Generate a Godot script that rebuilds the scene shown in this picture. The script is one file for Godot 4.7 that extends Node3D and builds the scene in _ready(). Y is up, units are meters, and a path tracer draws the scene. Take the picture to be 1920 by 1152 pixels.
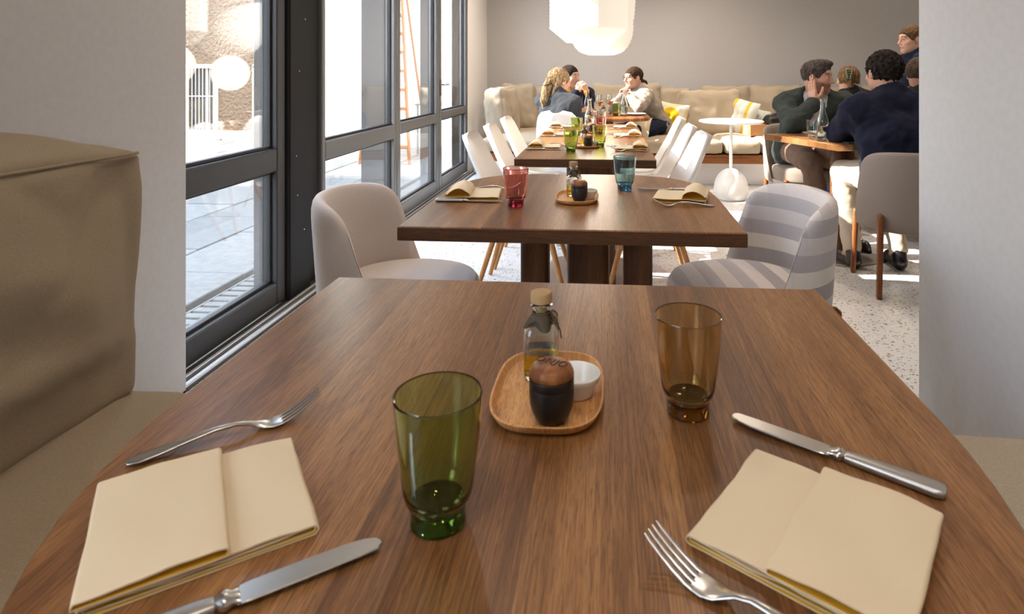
extends Node3D

const LAMP_GLOW := 0.09
const LAMP_LIGHT := 0.05
const FRAME := Vector2(1920.0, 1152.0)

func _ready() -> void:
	# camera: a level shift lens, cropped off centre
	var cam := Camera3D.new()
	cam.name = "camera"
	var lensing := CameraAttributesPhysical.new()
	lensing.exposure_aperture = 11.0
	lensing.exposure_shutter_speed = 100.0
	lensing.frustum_focal_length = 22.0
	lensing.frustum_focus_distance = 2.6
	lensing.frustum_near = 0.05
	lensing.frustum_far = 100.0
	cam.attributes = lensing
	cam.position = Vector3(0, 1.14, 0)
	cam.rotation.y = atan(87.0 / 1150.0)
	cam.keep_aspect = Camera3D.KEEP_HEIGHT
	var near := 0.05
	cam.set_frustum(1152.0 / 1150.0 * near, Vector2((960.0 - 1053.0) / 1150.0 * near, (137.0 - 576.0) / 1150.0 * near), near, 100.0)
	add_child(cam, true)
	cam.current = true
	# sky, exposure
	var env := Environment.new()
	env.background_mode = Environment.BG_SKY
	var sky := Sky.new()
	var sm := ProceduralSkyMaterial.new()
	sm.sky_top_color = rgb8(158, 177, 203)
	sm.sky_horizon_color = rgb8(228, 230, 230)
	sm.sky_curve = 0.2
	sm.ground_bottom_color = rgb8(120, 116, 108)
	sm.ground_horizon_color = rgb8(200, 200, 196)
	sm.sky_energy_multiplier = SKY_E
	sm.ground_energy_multiplier = SKY_E * 0.6
	sky.sky_material = sm
	env.sky = sky
	env.tonemap_mode = Environment.TONE_MAPPER_LINEAR
	env.tonemap_exposure = EXPO
	env.sdfgi_enabled = true
	env.ssao_enabled = true
	env.ssil_enabled = true
	var we := WorldEnvironment.new()
	we.name = "world"
	we.environment = env
	add_child(we, true)
	# sun from the window side, a little towards the viewer
	var sun := DirectionalLight3D.new()
	sun.name = "sun"
	sun.light_color = Color(1.0, 0.98, 0.94)
	sun.light_energy = SUN_E
	sun.light_angular_distance = 0.5
	sun.shadow_enabled = true
	sun.sky_mode = DirectionalLight3D.SKY_MODE_LIGHT_ONLY
	add_child(sun, true)
	sun.look_at_from_position(Vector3(-1.0, 0.62, 0.02) * 10.0, Vector3())
	# warm downlights in the ceiling over the near tables
	for q in [[-0.3, 0.3, 0.35], [0.35, 0.3, 0.35], [-0.6, -2.4, 0.35], [0.5, -2.6, 0.35], [2.2, -3.2, 0.55], [2.4, -5.6, 1.4], [1.0, -4.6, 0.7], [1.0, -6.7, 1.4], [-0.6, -6.7, 1.25], [3.8, -4.4, 1.1]]:
		var dl := thing("downlight", "small round ceiling downlight above the tables, out of view", "lamp", Vector3(q[0], 2.985, q[1]), 0.0, "ceiling downlights")
		var lm := flat(Color.WHITE, 0.5)
		lm.emission_enabled = true
		lm.emission = Color(1.0, 0.9, 0.8)
		lm.emission_energy_multiplier = 6.0
		part(dl, "lens", MB.new().lathe([Vector2(0, 0), Vector2(0.045, 0), Vector2(0.045, 0.01), Vector2(0, 0.01)], 24), lm)
		part(dl, "ring", MB.new().lathe([Vector2(0.047, 0.0), Vector2(0.06, -0.004), Vector2(0.062, 0.012), Vector2(0.047, 0.012)], 24), M_ring())
		var sp := SpotLight3D.new()
		sp.name = "downlight_beam"
		sp.light_color = Color(1.0, 0.93, 0.87)
		sp.light_energy = DOWN_E * q[2]
		sp.light_size = 0.045
		sp.spot_angle = 68.0
		sp.spot_angle_attenuation = 1.0
		sp.spot_range = 8.0
		sp.spot_attenuation = 2.0
		sp.shadow_enabled = true
		dl.add_child(sp, true)
		sp.position = Vector3(0, -0.012, 0)
		sp.rotation.x = -PI / 2
	make_materials()
	extra_materials()
	build_setting()
	build_outside()
	big_tables()
	seats()
	sofas()
	lanterns()
	lay_tables()
	people()

func M_ring() -> StandardMaterial3D:
	if not M.has("ring"):
		M.ring = flat(rgb8(230, 228, 224), 0.5)
	return M.ring

const SKY_E := 2.4
const SUN_E := 2.3
const DOWN_E := 1.0
const EXPO := 3.2

func extra_materials() -> void:
	M.fold_noise = noise(17, 0.025, 3)
	M.chair_beige = cloth(rgb8(224, 211, 201), 0.5, 9.0)
	M.chair_stripe = cloth(Color.WHITE, 0.5, 1.0)
	M.chair_stripe.uv1_scale = Vector3.ONE * 2.5
	var shades := [rgb8(179, 171, 169), rgb8(206, 195, 187), rgb8(169, 160, 158), rgb8(198, 187, 179), rgb8(173, 163, 160), rgb8(217, 206, 193), rgb8(162, 154, 151), rgb8(201, 190, 184)]
	var gn := noise(81, 0.5, 2)
	M.chair_stripe.albedo_texture = picture(256, 512, func(x: int, y: int) -> Color:
		var g := 1.0 + 0.08 * gn.get_noise_2d(x * 3.0, y * 3.0)
		return shades[(y / 64) % 8] * g)
	M.chair_stripe.heightmap_enabled = false
	var pale := rgb8(204, 206, 194)
	var yel := rgb8(212, 172, 28)
	M.pillow_round = cloth(Color.WHITE, 0.3, 2.5)
	M.pillow_round.uv1_offset = Vector3(0.5, 0.5, 0.5)
	M.pillow_round.heightmap_enabled = false
	M.pillow_round.albedo_texture = picture(256, 256, func(x: int, y: int) -> Color:
		return yel if Vector2((x - 118) * 1.0, (y - 140) * 0.9).length() < 82.0 else pale)
	M.pillow_stripe = M.pillow_round.duplicate()
	M.pillow_stripe.albedo_texture = picture(256, 256, func(x: int, y: int) -> Color:
		var b := x / 22
		return yel if b == 3 or b == 8 else (rgb8(226, 220, 204) if b % 3 == 0 else pale))

# ---------------------------------------------------------------- mesh builder
class MB:
	var v := PackedVector3Array()
	var n := PackedVector3Array()
	var c := PackedColorArray()
	var ix := PackedInt32Array()
	var xf := Transform3D()

	# rows of equal length; outward normal is (next column - here) x (next row - here)
	func grid(rows: Array, wrap_c := false, wrap_r := false, flip := false) -> MB:
		var R: int = rows.size()
		var C: int = rows[0].size()
		var base := v.size()
		var nn := PackedVector3Array()
		nn.resize(R * C)
		var pos := PackedVector3Array()
		for r in rows:
			pos.append_array(r)
		var rr := R if wrap_r else R - 1
		var cc := C if wrap_c else C - 1
		for i in rr:
			var i2 := (i + 1) % R
			for j in cc:
				var j2 := (j + 1) % C
				var a := i * C + j
				var b := i * C + j2
				var d := i2 * C + j
				var e := i2 * C + j2
				var f := (pos[e] - pos[a]).cross(pos[d] - pos[b])
				if flip:
					f = -f
				nn[a] += f
				nn[b] += f
				nn[d] += f
				nn[e] += f
				if flip:
					ix.append_array([base + a, base + b, base + e, base + a, base + e, base + d])
				else:
					ix.append_array([base + a, base + e, base + b, base + a, base + d, base + e])
		for k in R * C:
			v.append(xf * pos[k])
			n.append((xf.basis * nn[k]).normalized())
		return self

	# flat convex polygon turned away from a centre
	func poly(p: Array, away: Vector3) -> MB:
		var f: Vector3 = (p[1] - p[0]).cross(p[2] - p[0]).normalized()
		var mid := Vector3()
		for q in p:
			mid += q
		mid /= p.size()
		var flip := f.dot(mid - away) < 0.0
		if flip:
			f = -f
		var base := v.size()
		for q in p:
			v.append(xf * q)
			n.append((xf.basis * f).normalized())
		for k in range(1, p.size() - 1):
			if flip:
				ix.append_array([base, base + k, base + k + 1])
			else:
				ix.append_array([base, base + k + 1, base + k])
		return self

	func box(ctr: Vector3, size: Vector3, bevel := 0.004) -> MB:
		var h := size * 0.5
		var b: float = minf(bevel, minf(h.x, minf(h.y, h.z)) * 0.9)
		var corner := func(sx: int, sy: int, sz: int, ax: int) -> Vector3:
			var q := Vector3(sx * (h.x - b), sy * (h.y - b), sz * (h.z - b))
			if ax == 0: q.x = sx * h.x
			if ax == 1: q.y = sy * h.y
			if ax == 2: q.z = sz * h.z
			return ctr + q
		for s in [-1, 1]:
			poly([corner.call(s, -1, -1, 0), corner.call(s, 1, -1, 0), corner.call(s, 1, 1, 0), corner.call(s, -1, 1, 0)], ctr)
			poly([corner.call(-1, s, -1, 1), corner.call(1, s, -1, 1), corner.call(1, s, 1, 1), corner.call(-1, s, 1, 1)], ctr)
			poly([corner.call(-1, -1, s, 2), corner.call(1, -1, s, 2), corner.call(1, 1, s, 2), corner.call(-1, 1, s, 2)], ctr)
			for t in [-1, 1]:
				poly([corner.call(s, t, -1, 0), corner.call(s, t, 1, 0), corner.call(s, t, 1, 1), corner.call(s, t, -1, 1)], ctr)
				poly([corner.call(s, -1, t, 0), corner.call(s, 1, t, 0), corner.call(s, 1, t, 2), corner.call(s, -1, t, 2)], ctr)
				poly([corner.call(-1, s, t, 1), corner.call(1, s, t, 1), corner.call(1, s, t, 2), corner.call(-1, s, t, 2)], ctr)
				for u in [-1, 1]:
					poly([corner.call(s, t, u, 0), corner.call(s, t, u, 1), corner.call(s, t, u, 2)], ctr)
		return self

	# turned shape: profile of (radius, height), bottom to top on the outside; split at sharp bends
	func lathe(prof: Array, seg := 32, turn := 0.0, at := Vector3()) -> MB:
		var runs: Array = [[prof[0]]]
		for k in range(1, prof.size()):
			runs[-1].append(prof[k])
			if k < prof.size() - 1:
				var d1: Vector2 = prof[k] - prof[k - 1]
				var d2: Vector2 = prof[k + 1] - prof[k]
				if absf(d1.angle_to(d2)) > 0.75:
					runs.append([prof[k]])
		for run in runs:
			var rows := []
			for q in run:
				var row := PackedVector3Array()
				for j in seg:
					var a := -TAU * j / seg + turn
					row.append(at + Vector3(maxf(q.x, 0.00002) * cos(a), q.y, maxf(q.x, 0.00002) * sin(a)))
				rows.append(row)
			grid(rows, true)
		return self

	# flat outline in x,z drawn up from y0 to y1 with bevelled rims
	func slab(o: PackedVector2Array, y0: float, y1: float, bevel := 0.003) -> MB:
		var cnt := o.size()
		var area := 0.0
		for k in cnt:
			area += o[k].cross(o[(k + 1) % cnt])
		var pts := o.duplicate()
		if area < 0.0:
			pts.reverse()
		var inn := PackedVector2Array()
		for k in cnt:
			var d1 := (pts[k] - pts[(k - 1 + cnt) % cnt]).normalized()
			var d2 := (pts[(k + 1) % cnt] - pts[k]).normalized()
			var nrm := Vector2(-d1.y - d2.y, d1.x + d2.x)
			nrm = nrm.normalized() / maxf(0.4, sqrt((1.0 + d1.dot(d2)) * 0.5))
			inn.append(pts[k] + nrm * bevel)
		var rings := [[inn, y0], [pts, y0 + bevel], [pts, y1 - bevel], [inn, y1]]
		for s in 3:
			var rows := []
			for q in 2:
				var row := PackedVector3Array()
				for p in rings[s + q][0]:
					row.append(Vector3(p.x, rings[s + q][1], p.y))
				rows.append(row)
			grid(rows, true, false, true)
		var tri := Geometry2D.triangulate_polygon(inn)
		for side in 2:
			var base := v.size()
			for p in inn:
				v.append(xf * Vector3(p.x, y1 if side else y0, p.y))
				n.append(xf.basis * (Vector3.UP if side else Vector3.DOWN))
			for k in range(0, tri.size(), 3):
				var q := [tri[k], tri[k + 1], tri[k + 2]]
				var up := (inn[q[1]] - inn[q[0]]).cross(inn[q[2]] - inn[q[0]]) > 0.0
				if up != (side == 1):
					q = [q[0], q[2], q[1]]
				ix.append_array([base + q[0], base + q[1], base + q[2]])
		return self

	# tube or flat bar along a path: half widths a (sideways) and b (upwards)
	func sweep(path: Array, a: Array, b: Array, up := Vector3.UP, seg := 10, e := 2.0) -> MB:
		var rows := []
		var cnt := path.size()
		var side := Vector3()
		for i in cnt:
			var t: Vector3 = (path[mini(i + 1, cnt - 1)] - path[maxi(i - 1, 0)]).normalized()
			var s := t.cross(up)
			if s.length() < 0.02:
				s = side if side.length() > 0.5 else t.cross(Vector3(0.3, 0.1, 0.9))
			s = s.normalized()
			side = s
			var w := s.cross(t)
			var row := PackedVector3Array()
			for j in seg:
				var an := TAU * j / seg
				var ca := cos(an)
				var sn := sin(an)
				var x: float = signf(ca) * pow(absf(ca), 2.0 / e) * a[mini(i, a.size() - 1)]
				var y: float = signf(sn) * pow(absf(sn), 2.0 / e) * b[mini(i, b.size() - 1)]
				row.append(path[i] + s * x + w * y)
			rows.append(row)
		grid(rows, true, false, true)
		for k in [0, rows.size() - 1]:
			var away: Vector3 = path[1] if k == 0 else path[cnt - 2]
			poly(Array(rows[k]), away)
		return self

	func tube(path: Array, r: float, seg := 8) -> MB:
		return sweep(path, [r], [r], Vector3.UP, seg)

	func ball(at: Vector3, rad: Vector3, seg := 16) -> MB:
		var rows := []
		for i in seg + 1:
			var lat := -PI / 2 + PI * i / seg
			var row := PackedVector3Array()
			for j in seg * 2:
				var a := -TAU * j / (seg * 2)
				row.append(at + rad * Vector3(maxf(cos(lat), 0.0005) * cos(a), sin(lat), maxf(cos(lat), 0.0005) * sin(a)))
			rows.append(row)
		return grid(rows, true)

	# cushion: a box with round edges, subdivided, pushed along its normals by a function of the place
	func soft(ctr: Vector3, size: Vector3, r: float, cells: int, push: Callable) -> MB:
		var h := size * 0.5
		var inner := h - Vector3(r, r, r)
		var idx := {}
		var P := PackedVector3Array()
		var N := PackedVector3Array()
		var T := PackedInt32Array()
		for f in 6:
			var ax := f / 2
			var sg := 1.0 if f % 2 else -1.0
			for i in cells + 1:
				for j in cells + 1:
					var q := Vector3()
					q[ax] = sg
					q[(ax + 1) % 3] = -1.0 + 2.0 * i / cells
					q[(ax + 2) % 3] = -1.0 + 2.0 * j / cells
					var key := Vector3i((q * 1000.0).round())
					if not idx.has(key):
						idx[key] = P.size()
						var w := q * h
						var cl := w.clamp(-inner, inner)
						var d := (w - cl)
						var nd := d.normalized() if d.length() > 0.0001 else Vector3.UP
						var sur := cl + nd * r
						sur += nd * float(push.call(sur, nd, q))
						P.append(sur)
						N.append(Vector3())
			for i in cells:
				for j in cells:
					var k := []
					for o in [[0, 0], [1, 0], [1, 1], [0, 1]]:
						var q := Vector3()
						q[ax] = sg
						q[(ax + 1) % 3] = -1.0 + 2.0 * (i + o[0]) / cells
						q[(ax + 2) % 3] = -1.0 + 2.0 * (j + o[1]) / cells
						k.append(idx[Vector3i((q * 1000.0).round())])
					if sg > 0.0:
						k.reverse()
					T.append_array([k[0], k[1], k[2], k[0], k[2], k[3]])
		_add(P, N, T, ctr)
		return self

	func _add(P: PackedVector3Array, N: PackedVector3Array, T: PackedInt32Array, ctr: Vector3) -> void:
		for k in range(0, T.size(), 3):
			var f := (P[T[k + 2]] - P[T[k]]).cross(P[T[k + 1]] - P[T[k]])
			N[T[k]] += f
			N[T[k + 1]] += f
			N[T[k + 2]] += f
		var base := v.size()
		for k in P.size():
			v.append(xf * (P[k] + ctr))
			n.append((xf.basis * N[k]).normalized())
		for t in T:
			ix.append(base + t)

	func done() -> ArrayMesh:
		var arr := []
		arr.resize(Mesh.ARRAY_MAX)
		arr[Mesh.ARRAY_VERTEX] = v
		arr[Mesh.ARRAY_NORMAL] = n
		if c.size() == v.size():
			arr[Mesh.ARRAY_COLOR] = c
		arr[Mesh.ARRAY_INDEX] = ix
		var m := ArrayMesh.new()
		m.add_surface_from_arrays(Mesh.PRIMITIVE_TRIANGLES, arr)
		return m

# ---------------------------------------------------------------- scene helpers
var M := {}
var taken := {}

func numbered(called: String) -> String:
	var k: int = taken.get(called, 0)
	taken[called] = k + 1
	return called if k == 0 else "%s_%03d" % [called, k]

func tag(o: Node, label: String, category: String, group := "", kind := "") -> Node:
	if label: o.set_meta("label", label)
	if category: o.set_meta("category", category)
	if group: o.set_meta("group", group)
	if kind: o.set_meta("kind", kind)
	return o

func thing(called: String, label: String, category: String, at := Vector3(), turn := 0.0, group := "") -> Node3D:
	var o := Node3D.new()
	o.name = numbered(called)
	add_child(o, true)
	o.position = at
	o.rotation.y = turn
	tag(o, label, category, group)
	return o

func part(parent: Node3D, called: String, mb: MB, mat: Material) -> MeshInstance3D:
	return part_mesh(parent, called, mb.done(), mat)

func part_mesh(parent: Node3D, called: String, mesh: Mesh, mat: Material) -> MeshInstance3D:
	var o := MeshInstance3D.new()
	var k := 0
	var nm := called
	while parent.has_node(NodePath(nm)):
		k += 1
		nm = "%s_%03d" % [called, k]
	o.name = nm
	o.mesh = mesh
	o.material_override = mat
	parent.add_child(o, true)
	return o

func single(called: String, mb: MB, mat: Material, label: String, category: String, at := Vector3(), turn := 0.0, group := "") -> MeshInstance3D:
	var o := MeshInstance3D.new()
	o.name = numbered(called)
	o.mesh = mb.done()
	o.material_override = mat
	add_child(o, true)
	o.position = at
	o.rotation.y = turn
	tag(o, label, category, group)
	return o

func structure(called: String, mb: MB, mat: Material, label: String, category := "wall") -> MeshInstance3D:
	var o := single(called, mb, mat, label, category)
	o.set_meta("kind", "structure")
	return o

func copy(src: Node3D, at: Vector3, turn: float, label: String, group := "") -> Node3D:
	var c: Node3D = src.duplicate()
	c.name = numbered(String(src.name).rstrip("0123456789_"))
	add_child(c, true)
	c.position = at
	c.rotation.y = turn
	c.set_meta("label", label)
	if group: c.set_meta("group", group)
	return c

# ---------------------------------------------------------------- materials
func flat(col: Color, rough := 0.7, metal := 0.0) -> StandardMaterial3D:
	var m := StandardMaterial3D.new()
	m.albedo_color = col
	m.roughness = rough
	m.metallic = metal
	return m

func rgb8(r: int, g: int, b: int) -> Color:
	return Color(r / 255.0, g / 255.0, b / 255.0)

func noise(seed_: int, freq: float, oct := 3) -> FastNoiseLite:
	var f := FastNoiseLite.new()
	f.seed = seed_
	f.frequency = freq
	f.fractal_octaves = oct
	return f

func picture(w: int, h: int, pix: Callable) -> ImageTexture:
	var data := PackedByteArray()
	data.resize(w * h * 3)
	var k := 0
	for y in h:
		for x in w:
			var q: Color = pix.call(x, y)
			data[k] = int(clampf(q.r, 0, 1) * 255.0)
			data[k + 1] = int(clampf(q.g, 0, 1) * 255.0)
			data[k + 2] = int(clampf(q.b, 0, 1) * 255.0)
			k += 3
	return ImageTexture.create_from_image(Image.create_from_data(w, h, false, Image.FORMAT_RGB8, data))

func relief(seed_: int, freq: float, size := 256) -> NoiseTexture2D:
	var t := NoiseTexture2D.new()
	t.width = size
	t.height = size
	t.seamless = true
	t.noise = noise(seed_, freq, 4)
	return t

func cloth(col: Color, weave := 0.5, scale := 6.0, sheen := 0.3) -> StandardMaterial3D:
	var m := flat(col, 0.95)
	m.metallic_specular = 0.25
	m.rim_enabled = true
	m.rim = sheen
	m.rim_tint = 0.6
	m.uv1_triplanar = true
	m.uv1_scale = Vector3.ONE * scale
	m.albedo_texture = M.weave_tex
	m.heightmap_enabled = true
	m.heightmap_texture = M.weave_bump
	m.heightmap_scale = weave * 0.1
	return m

func wood(tex: Texture2D, scale: Vector3, rough := 0.45, tint := Color.WHITE) -> StandardMaterial3D:
	var m := flat(tint, rough)
	m.albedo_texture = tex
	m.uv1_triplanar = true
	m.uv1_triplanar_sharpness = 8.0
	m.uv1_scale = scale
	m.metallic_specular = 0.4
	return m

# wood grain along v; boards are w_board pixels wide
func grain(w: int, h: int, dark: Color, mid: Color, light: Color, w_board: int, seed_: int, stretch: float) -> ImageTexture:
	var slow := noise(seed_, 0.008, 2)
	var fine := noise(seed_ + 1, 0.14, 3)
	var pore := noise(seed_ + 2, 0.42, 1)
	var rng := RandomNumberGenerator.new()
	rng.seed = seed_
	var tone := []
	for b in w / w_board + 2:
		tone.append([rng.randf_range(-0.2, 0.2), rng.randf_range(-0.2, 0.2), rng.randf_range(0.0, 800.0), rng.randf_range(-0.5, 1.6)])
	var k := 2.0 * 146.0 / w_board if w_board > 200 and w > 1024 else 1.0
	return picture(w, h, func(x0: int, y: int) -> Color:
		var b: int = x0 / w_board
		var t = tone[b]
		var off: float = t[2]
		var x := x0 * k * 0.5 if k != 1.0 else float(x0)
		var bx: float = x - (b + 0.5) * w_board * (k * 0.5 if k != 1.0 else 1.0)
		# cathedral figure: rings cut lengthwise
		var wob: float = slow.get_noise_2d(x * 1.3 + off, y * stretch * 2.2) * 42.0
		var ring: float = sin((absf(bx) * 0.16 + y * 0.012 * t[3] + wob * 0.22) * 2.2)
		var streak: float = fine.get_noise_2d(x * 2.4 + off, y * stretch * 0.5)
		var p: float = pore.get_noise_2d(x * 3.4 + off, y * stretch * 1.1)
		var s: float = 0.5 + t[0] * 1.1 + ring * 0.08 + streak * 0.26 + slow.get_noise_2d(x + off * 2.0, y * stretch) * 0.28
		var q := dark.lerp(mid, clampf(s * 2.0, 0, 1)) if s < 0.5 else mid.lerp(light, clampf(s * 2.0 - 1.0, 0, 1))
		if p > 0.25:
			q = q.lerp(dark * 0.72, minf((p - 0.25) * 1.7, 0.4))
		if x0 % w_board == 0:
			q = q.lerp(dark, 0.3)
		return q)

func glass(col: Color, rough := 0.0, bend := 0.05) -> StandardMaterial3D:
	var m := flat(Color(col.r, col.g, col.b, 0.0), rough)
	m.transparency = BaseMaterial3D.TRANSPARENCY_ALPHA
	m.refraction_enabled = true
	m.refraction_scale = bend
	return m

func pane_glass() -> StandardMaterial3D:
	var m := flat(Color(0.93, 0.96, 0.95, 0.03), 0.0)
	m.transparency = BaseMaterial3D.TRANSPARENCY_ALPHA
	m.metallic_specular = 0.6
	return m

func make_materials() -> void:
	var wv := noise(5, 0.02, 3)
	M.weave_bump = picture(256, 256, func(x: int, y: int) -> Color:
		var a := 0.5 + 0.5 * sin(x * TAU / 4.0) * sin(y * TAU / 4.0)
		var g := clampf(a * 0.7 + wv.get_noise_2d(x * 9.0, y * 9.0) * 0.5 + 0.2, 0, 1)
		return Color(g, g, g))
	M.weave_tex = picture(256, 256, func(x: int, y: int) -> Color:
		var g := 0.93 + 0.07 * wv.get_noise_2d(x * 14.0, y * 3.0) + 0.07 * wv.get_noise_2d(x * 3.0 + 700.0, y * 14.0)
		return Color(g, g, g))
	var walnut := grain(2048, 1024, rgb8(74, 45, 25), rgb8(128, 85, 47), rgb8(168, 121, 76), 292, 11, 0.05)
	var oak := grain(256, 256, rgb8(150, 110, 68), rgb8(180, 136, 88), rgb8(206, 166, 120), 256, 23, 0.06)
	M.walnut = wood(walnut, Vector3(1.0, 1.0, 0.9), 0.31)
	M.walnut2 = wood(walnut, Vector3(1.0, 1.0, 0.9), 0.33)
	M.walnut2.uv1_offset = Vector3(0.37, 0, 0.21)
	M.walnut_edge = wood(walnut, Vector3(0.9, 1.0, 1.0), 0.5, Color(0.6, 0.54, 0.5))
	M.walnut_edge.uv1_offset = Vector3(0.3, 0.45, 0.1)
	M.walnut_leg = wood(walnut, Vector3(1.0, 1.0, 1.0), 0.5, Color(0.8, 0.76, 0.74))
	# grain laid along x for the sofa plinth
	var im: Image = walnut.get_image().duplicate()
	im.rotate_90(CLOCKWISE)
	M.walnut_side = wood(ImageTexture.create_from_image(im), Vector3(1.0, 1.0, 1.0), 0.5, Color(1.0, 0.9, 0.82))
	M.walnut_edge.albedo_texture = M.walnut_side.albedo_texture
	M.oak = wood(oak, Vector3(4, 4, 4), 0.5)
	M.oak_dark = wood(walnut, Vector3(3, 3, 3), 0.4, Color(1.08, 0.98, 0.9))
	M.tray = wood(oak, Vector3(5, 5, 5), 0.5, Color(1.08, 1.0, 0.9))
	M.leg_oak = wood(oak, Vector3(5, 5, 5), 0.5, Color(1.0, 0.9, 0.78))
	M.leg_brown = wood(walnut, Vector3(3, 3, 3), 0.5, Color(1.0, 0.86, 0.76))
	var wn := noise(3, 0.03, 3)
	M.wall = flat(rgb8(198, 194, 190), 0.9)
	M.wall.albedo_texture = picture(256, 256, func(x: int, y: int) -> Color:
		var g := 0.985 + 0.02 * wn.get_noise_2d(x * 4.0, y * 4.0)
		return Color(g, g, g))
	M.wall.uv1_triplanar = true
	M.wall.uv1_world_triplanar = true
	M.wall.heightmap_enabled = true
	M.wall.heightmap_texture = relief(8, 0.08)
	M.wall.heightmap_scale = 0.03
	M.wall_white = flat(rgb8(244, 241, 234), 0.9)
	M.ceiling = flat(rgb8(226, 222, 216), 0.95)
	# terrazzo: chips thrown on a pale ground
	var side := 1024
	var img := Image.create(side, side, false, Image.FORMAT_RGB8)
	img.fill(rgb8(218, 217, 213))
	var rng := RandomNumberGenerator.new()
	rng.seed = 77
	var chips := [rgb8(120, 114, 108), rgb8(156, 136, 114), rgb8(92, 86, 82), rgb8(236, 234, 230), rgb8(172, 168, 160), rgb8(140, 112, 88), rgb8(196, 192, 186)]
	for k in 5200:
		var cx := rng.randi_range(0, side - 1)
		var cy := rng.randi_range(0, side - 1)
		var r := rng.randf_range(1.0, 5.0) * (1.0 if rng.randf() > 0.12 else 1.7)
		var e := rng.randf_range(0.5, 1.0)
		var an := rng.randf_range(0, PI)
		var col: Color = chips[rng.randi_range(0, chips.size() - 1)]
		var rr := int(ceil(r))
		for dy in range(-rr, rr + 1):
			for dx in range(-rr, rr + 1):
				var u := dx * cos(an) + dy * sin(an)
				var w := (dy * cos(an) - dx * sin(an)) / e
				if absf(u) + absf(w) * 0.7 < r and u * u + w * w < r * r:
					img.set_pixel(posmod(cx + dx, side), posmod(cy + dy, side), col)
	M.terrazzo = flat(Color.WHITE, 0.35)
	M.terrazzo.albedo_texture = ImageTexture.create_from_image(img)
	M.terrazzo.uv1_triplanar = true
	M.terrazzo.uv1_world_triplanar = true
	M.terrazzo.uv1_scale = Vector3.ONE * 0.9
	M.frame = flat(rgb8(96, 94, 92), 0.34)
	M.frame.metallic_specular = 0.6
	M.frame_dark = flat(rgb8(58, 56, 55), 0.45)
	M.frame_dark.metallic_specular = 0.35
	M.gasket = flat(rgb8(24, 24, 25), 0.6)
	M.pane = pane_glass()
	M.frame_post = flat(rgb8(36, 35, 34), 0.5)
	M.frame_post.metallic_specular = 0.2
	M.steel = flat(rgb8(190, 186, 180), 0.24, 1.0)
	M.steel_matt = flat(rgb8(176, 172, 166), 0.38, 1.0)
	M.alu = flat(rgb8(196, 194, 190), 0.4, 0.8)
	M.linen = cloth(rgb8(182, 166, 142), 0.5, 7.0)
	M.linen_warm = cloth(rgb8(168, 150, 124), 0.5, 7.0)
	M.taupe = cloth(rgb8(148, 134, 122), 0.4, 9.0)
	M.white_shell = flat(rgb8(236, 232, 226), 0.4)
	M.white = flat(rgb8(238, 236, 232), 0.45)
	M.napkin = flat(rgb8(228, 208, 172), 0.9)
	M.lining = flat(rgb8(230, 186, 56), 0.9)
	M.napkin.backlight_enabled = true
	M.napkin.backlight = Color(0.6, 0.55, 0.42)
	M.lining.backlight_enabled = true
	M.lining.backlight = Color(0.8, 0.66, 0.3)
	for g in [["green", Color(0.78, 0.84, 0.63), Color(0.16, 0.26, 0.06)], ["amber", Color(0.90, 0.83, 0.67), Color(0.34, 0.2, 0.05)], ["pink", Color(0.93, 0.74, 0.72), Color(0.52, 0.12, 0.2)], ["blue", Color(0.74, 0.86, 0.88), Color(0.16, 0.38, 0.52)], ["lime", Color(0.82, 0.88, 0.62), Color(0.26, 0.38, 0.1)]]:
		M[g[0] + "_glass"] = glass(g[1])
		M[g[0] + "_base"] = glass(g[2])
	M.clear_base = glass(Color(0.9, 0.93, 0.92))
	M.clear_glass = glass(Color(0.95, 0.97, 0.96))
	M.water = glass(Color(0.93, 0.97, 0.97), 0.0, 0.033)
	M.oil = glass(Color(0.96, 0.82, 0.12), 0.0, 0.04)
	M.rose = glass(Color(0.86, 0.44, 0.34), 0.0, 0.035)
	M.black = flat(rgb8(26, 24, 24), 0.42)
	M.ceramic = flat(rgb8(226, 222, 212), 0.25)
	M.cork = flat(rgb8(176, 142, 98), 0.8)
	M.cork.heightmap_enabled = true
	M.cork.heightmap_texture = relief(31, 0.2)
	M.cork.heightmap_scale = 0.05
	M.cork.uv1_triplanar = true
	M.cork.uv1_scale = Vector3.ONE * 30.0
	M.tag = flat(rgb8(72, 60, 44), 0.85)
	M.twine = flat(rgb8(92, 70, 40), 0.9)

# ---------------------------------------------------------------- setting
func outline(pts: Array) -> PackedVector2Array:
	var o := PackedVector2Array()
	for p in pts:
		o.append(p)
	return o

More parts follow.
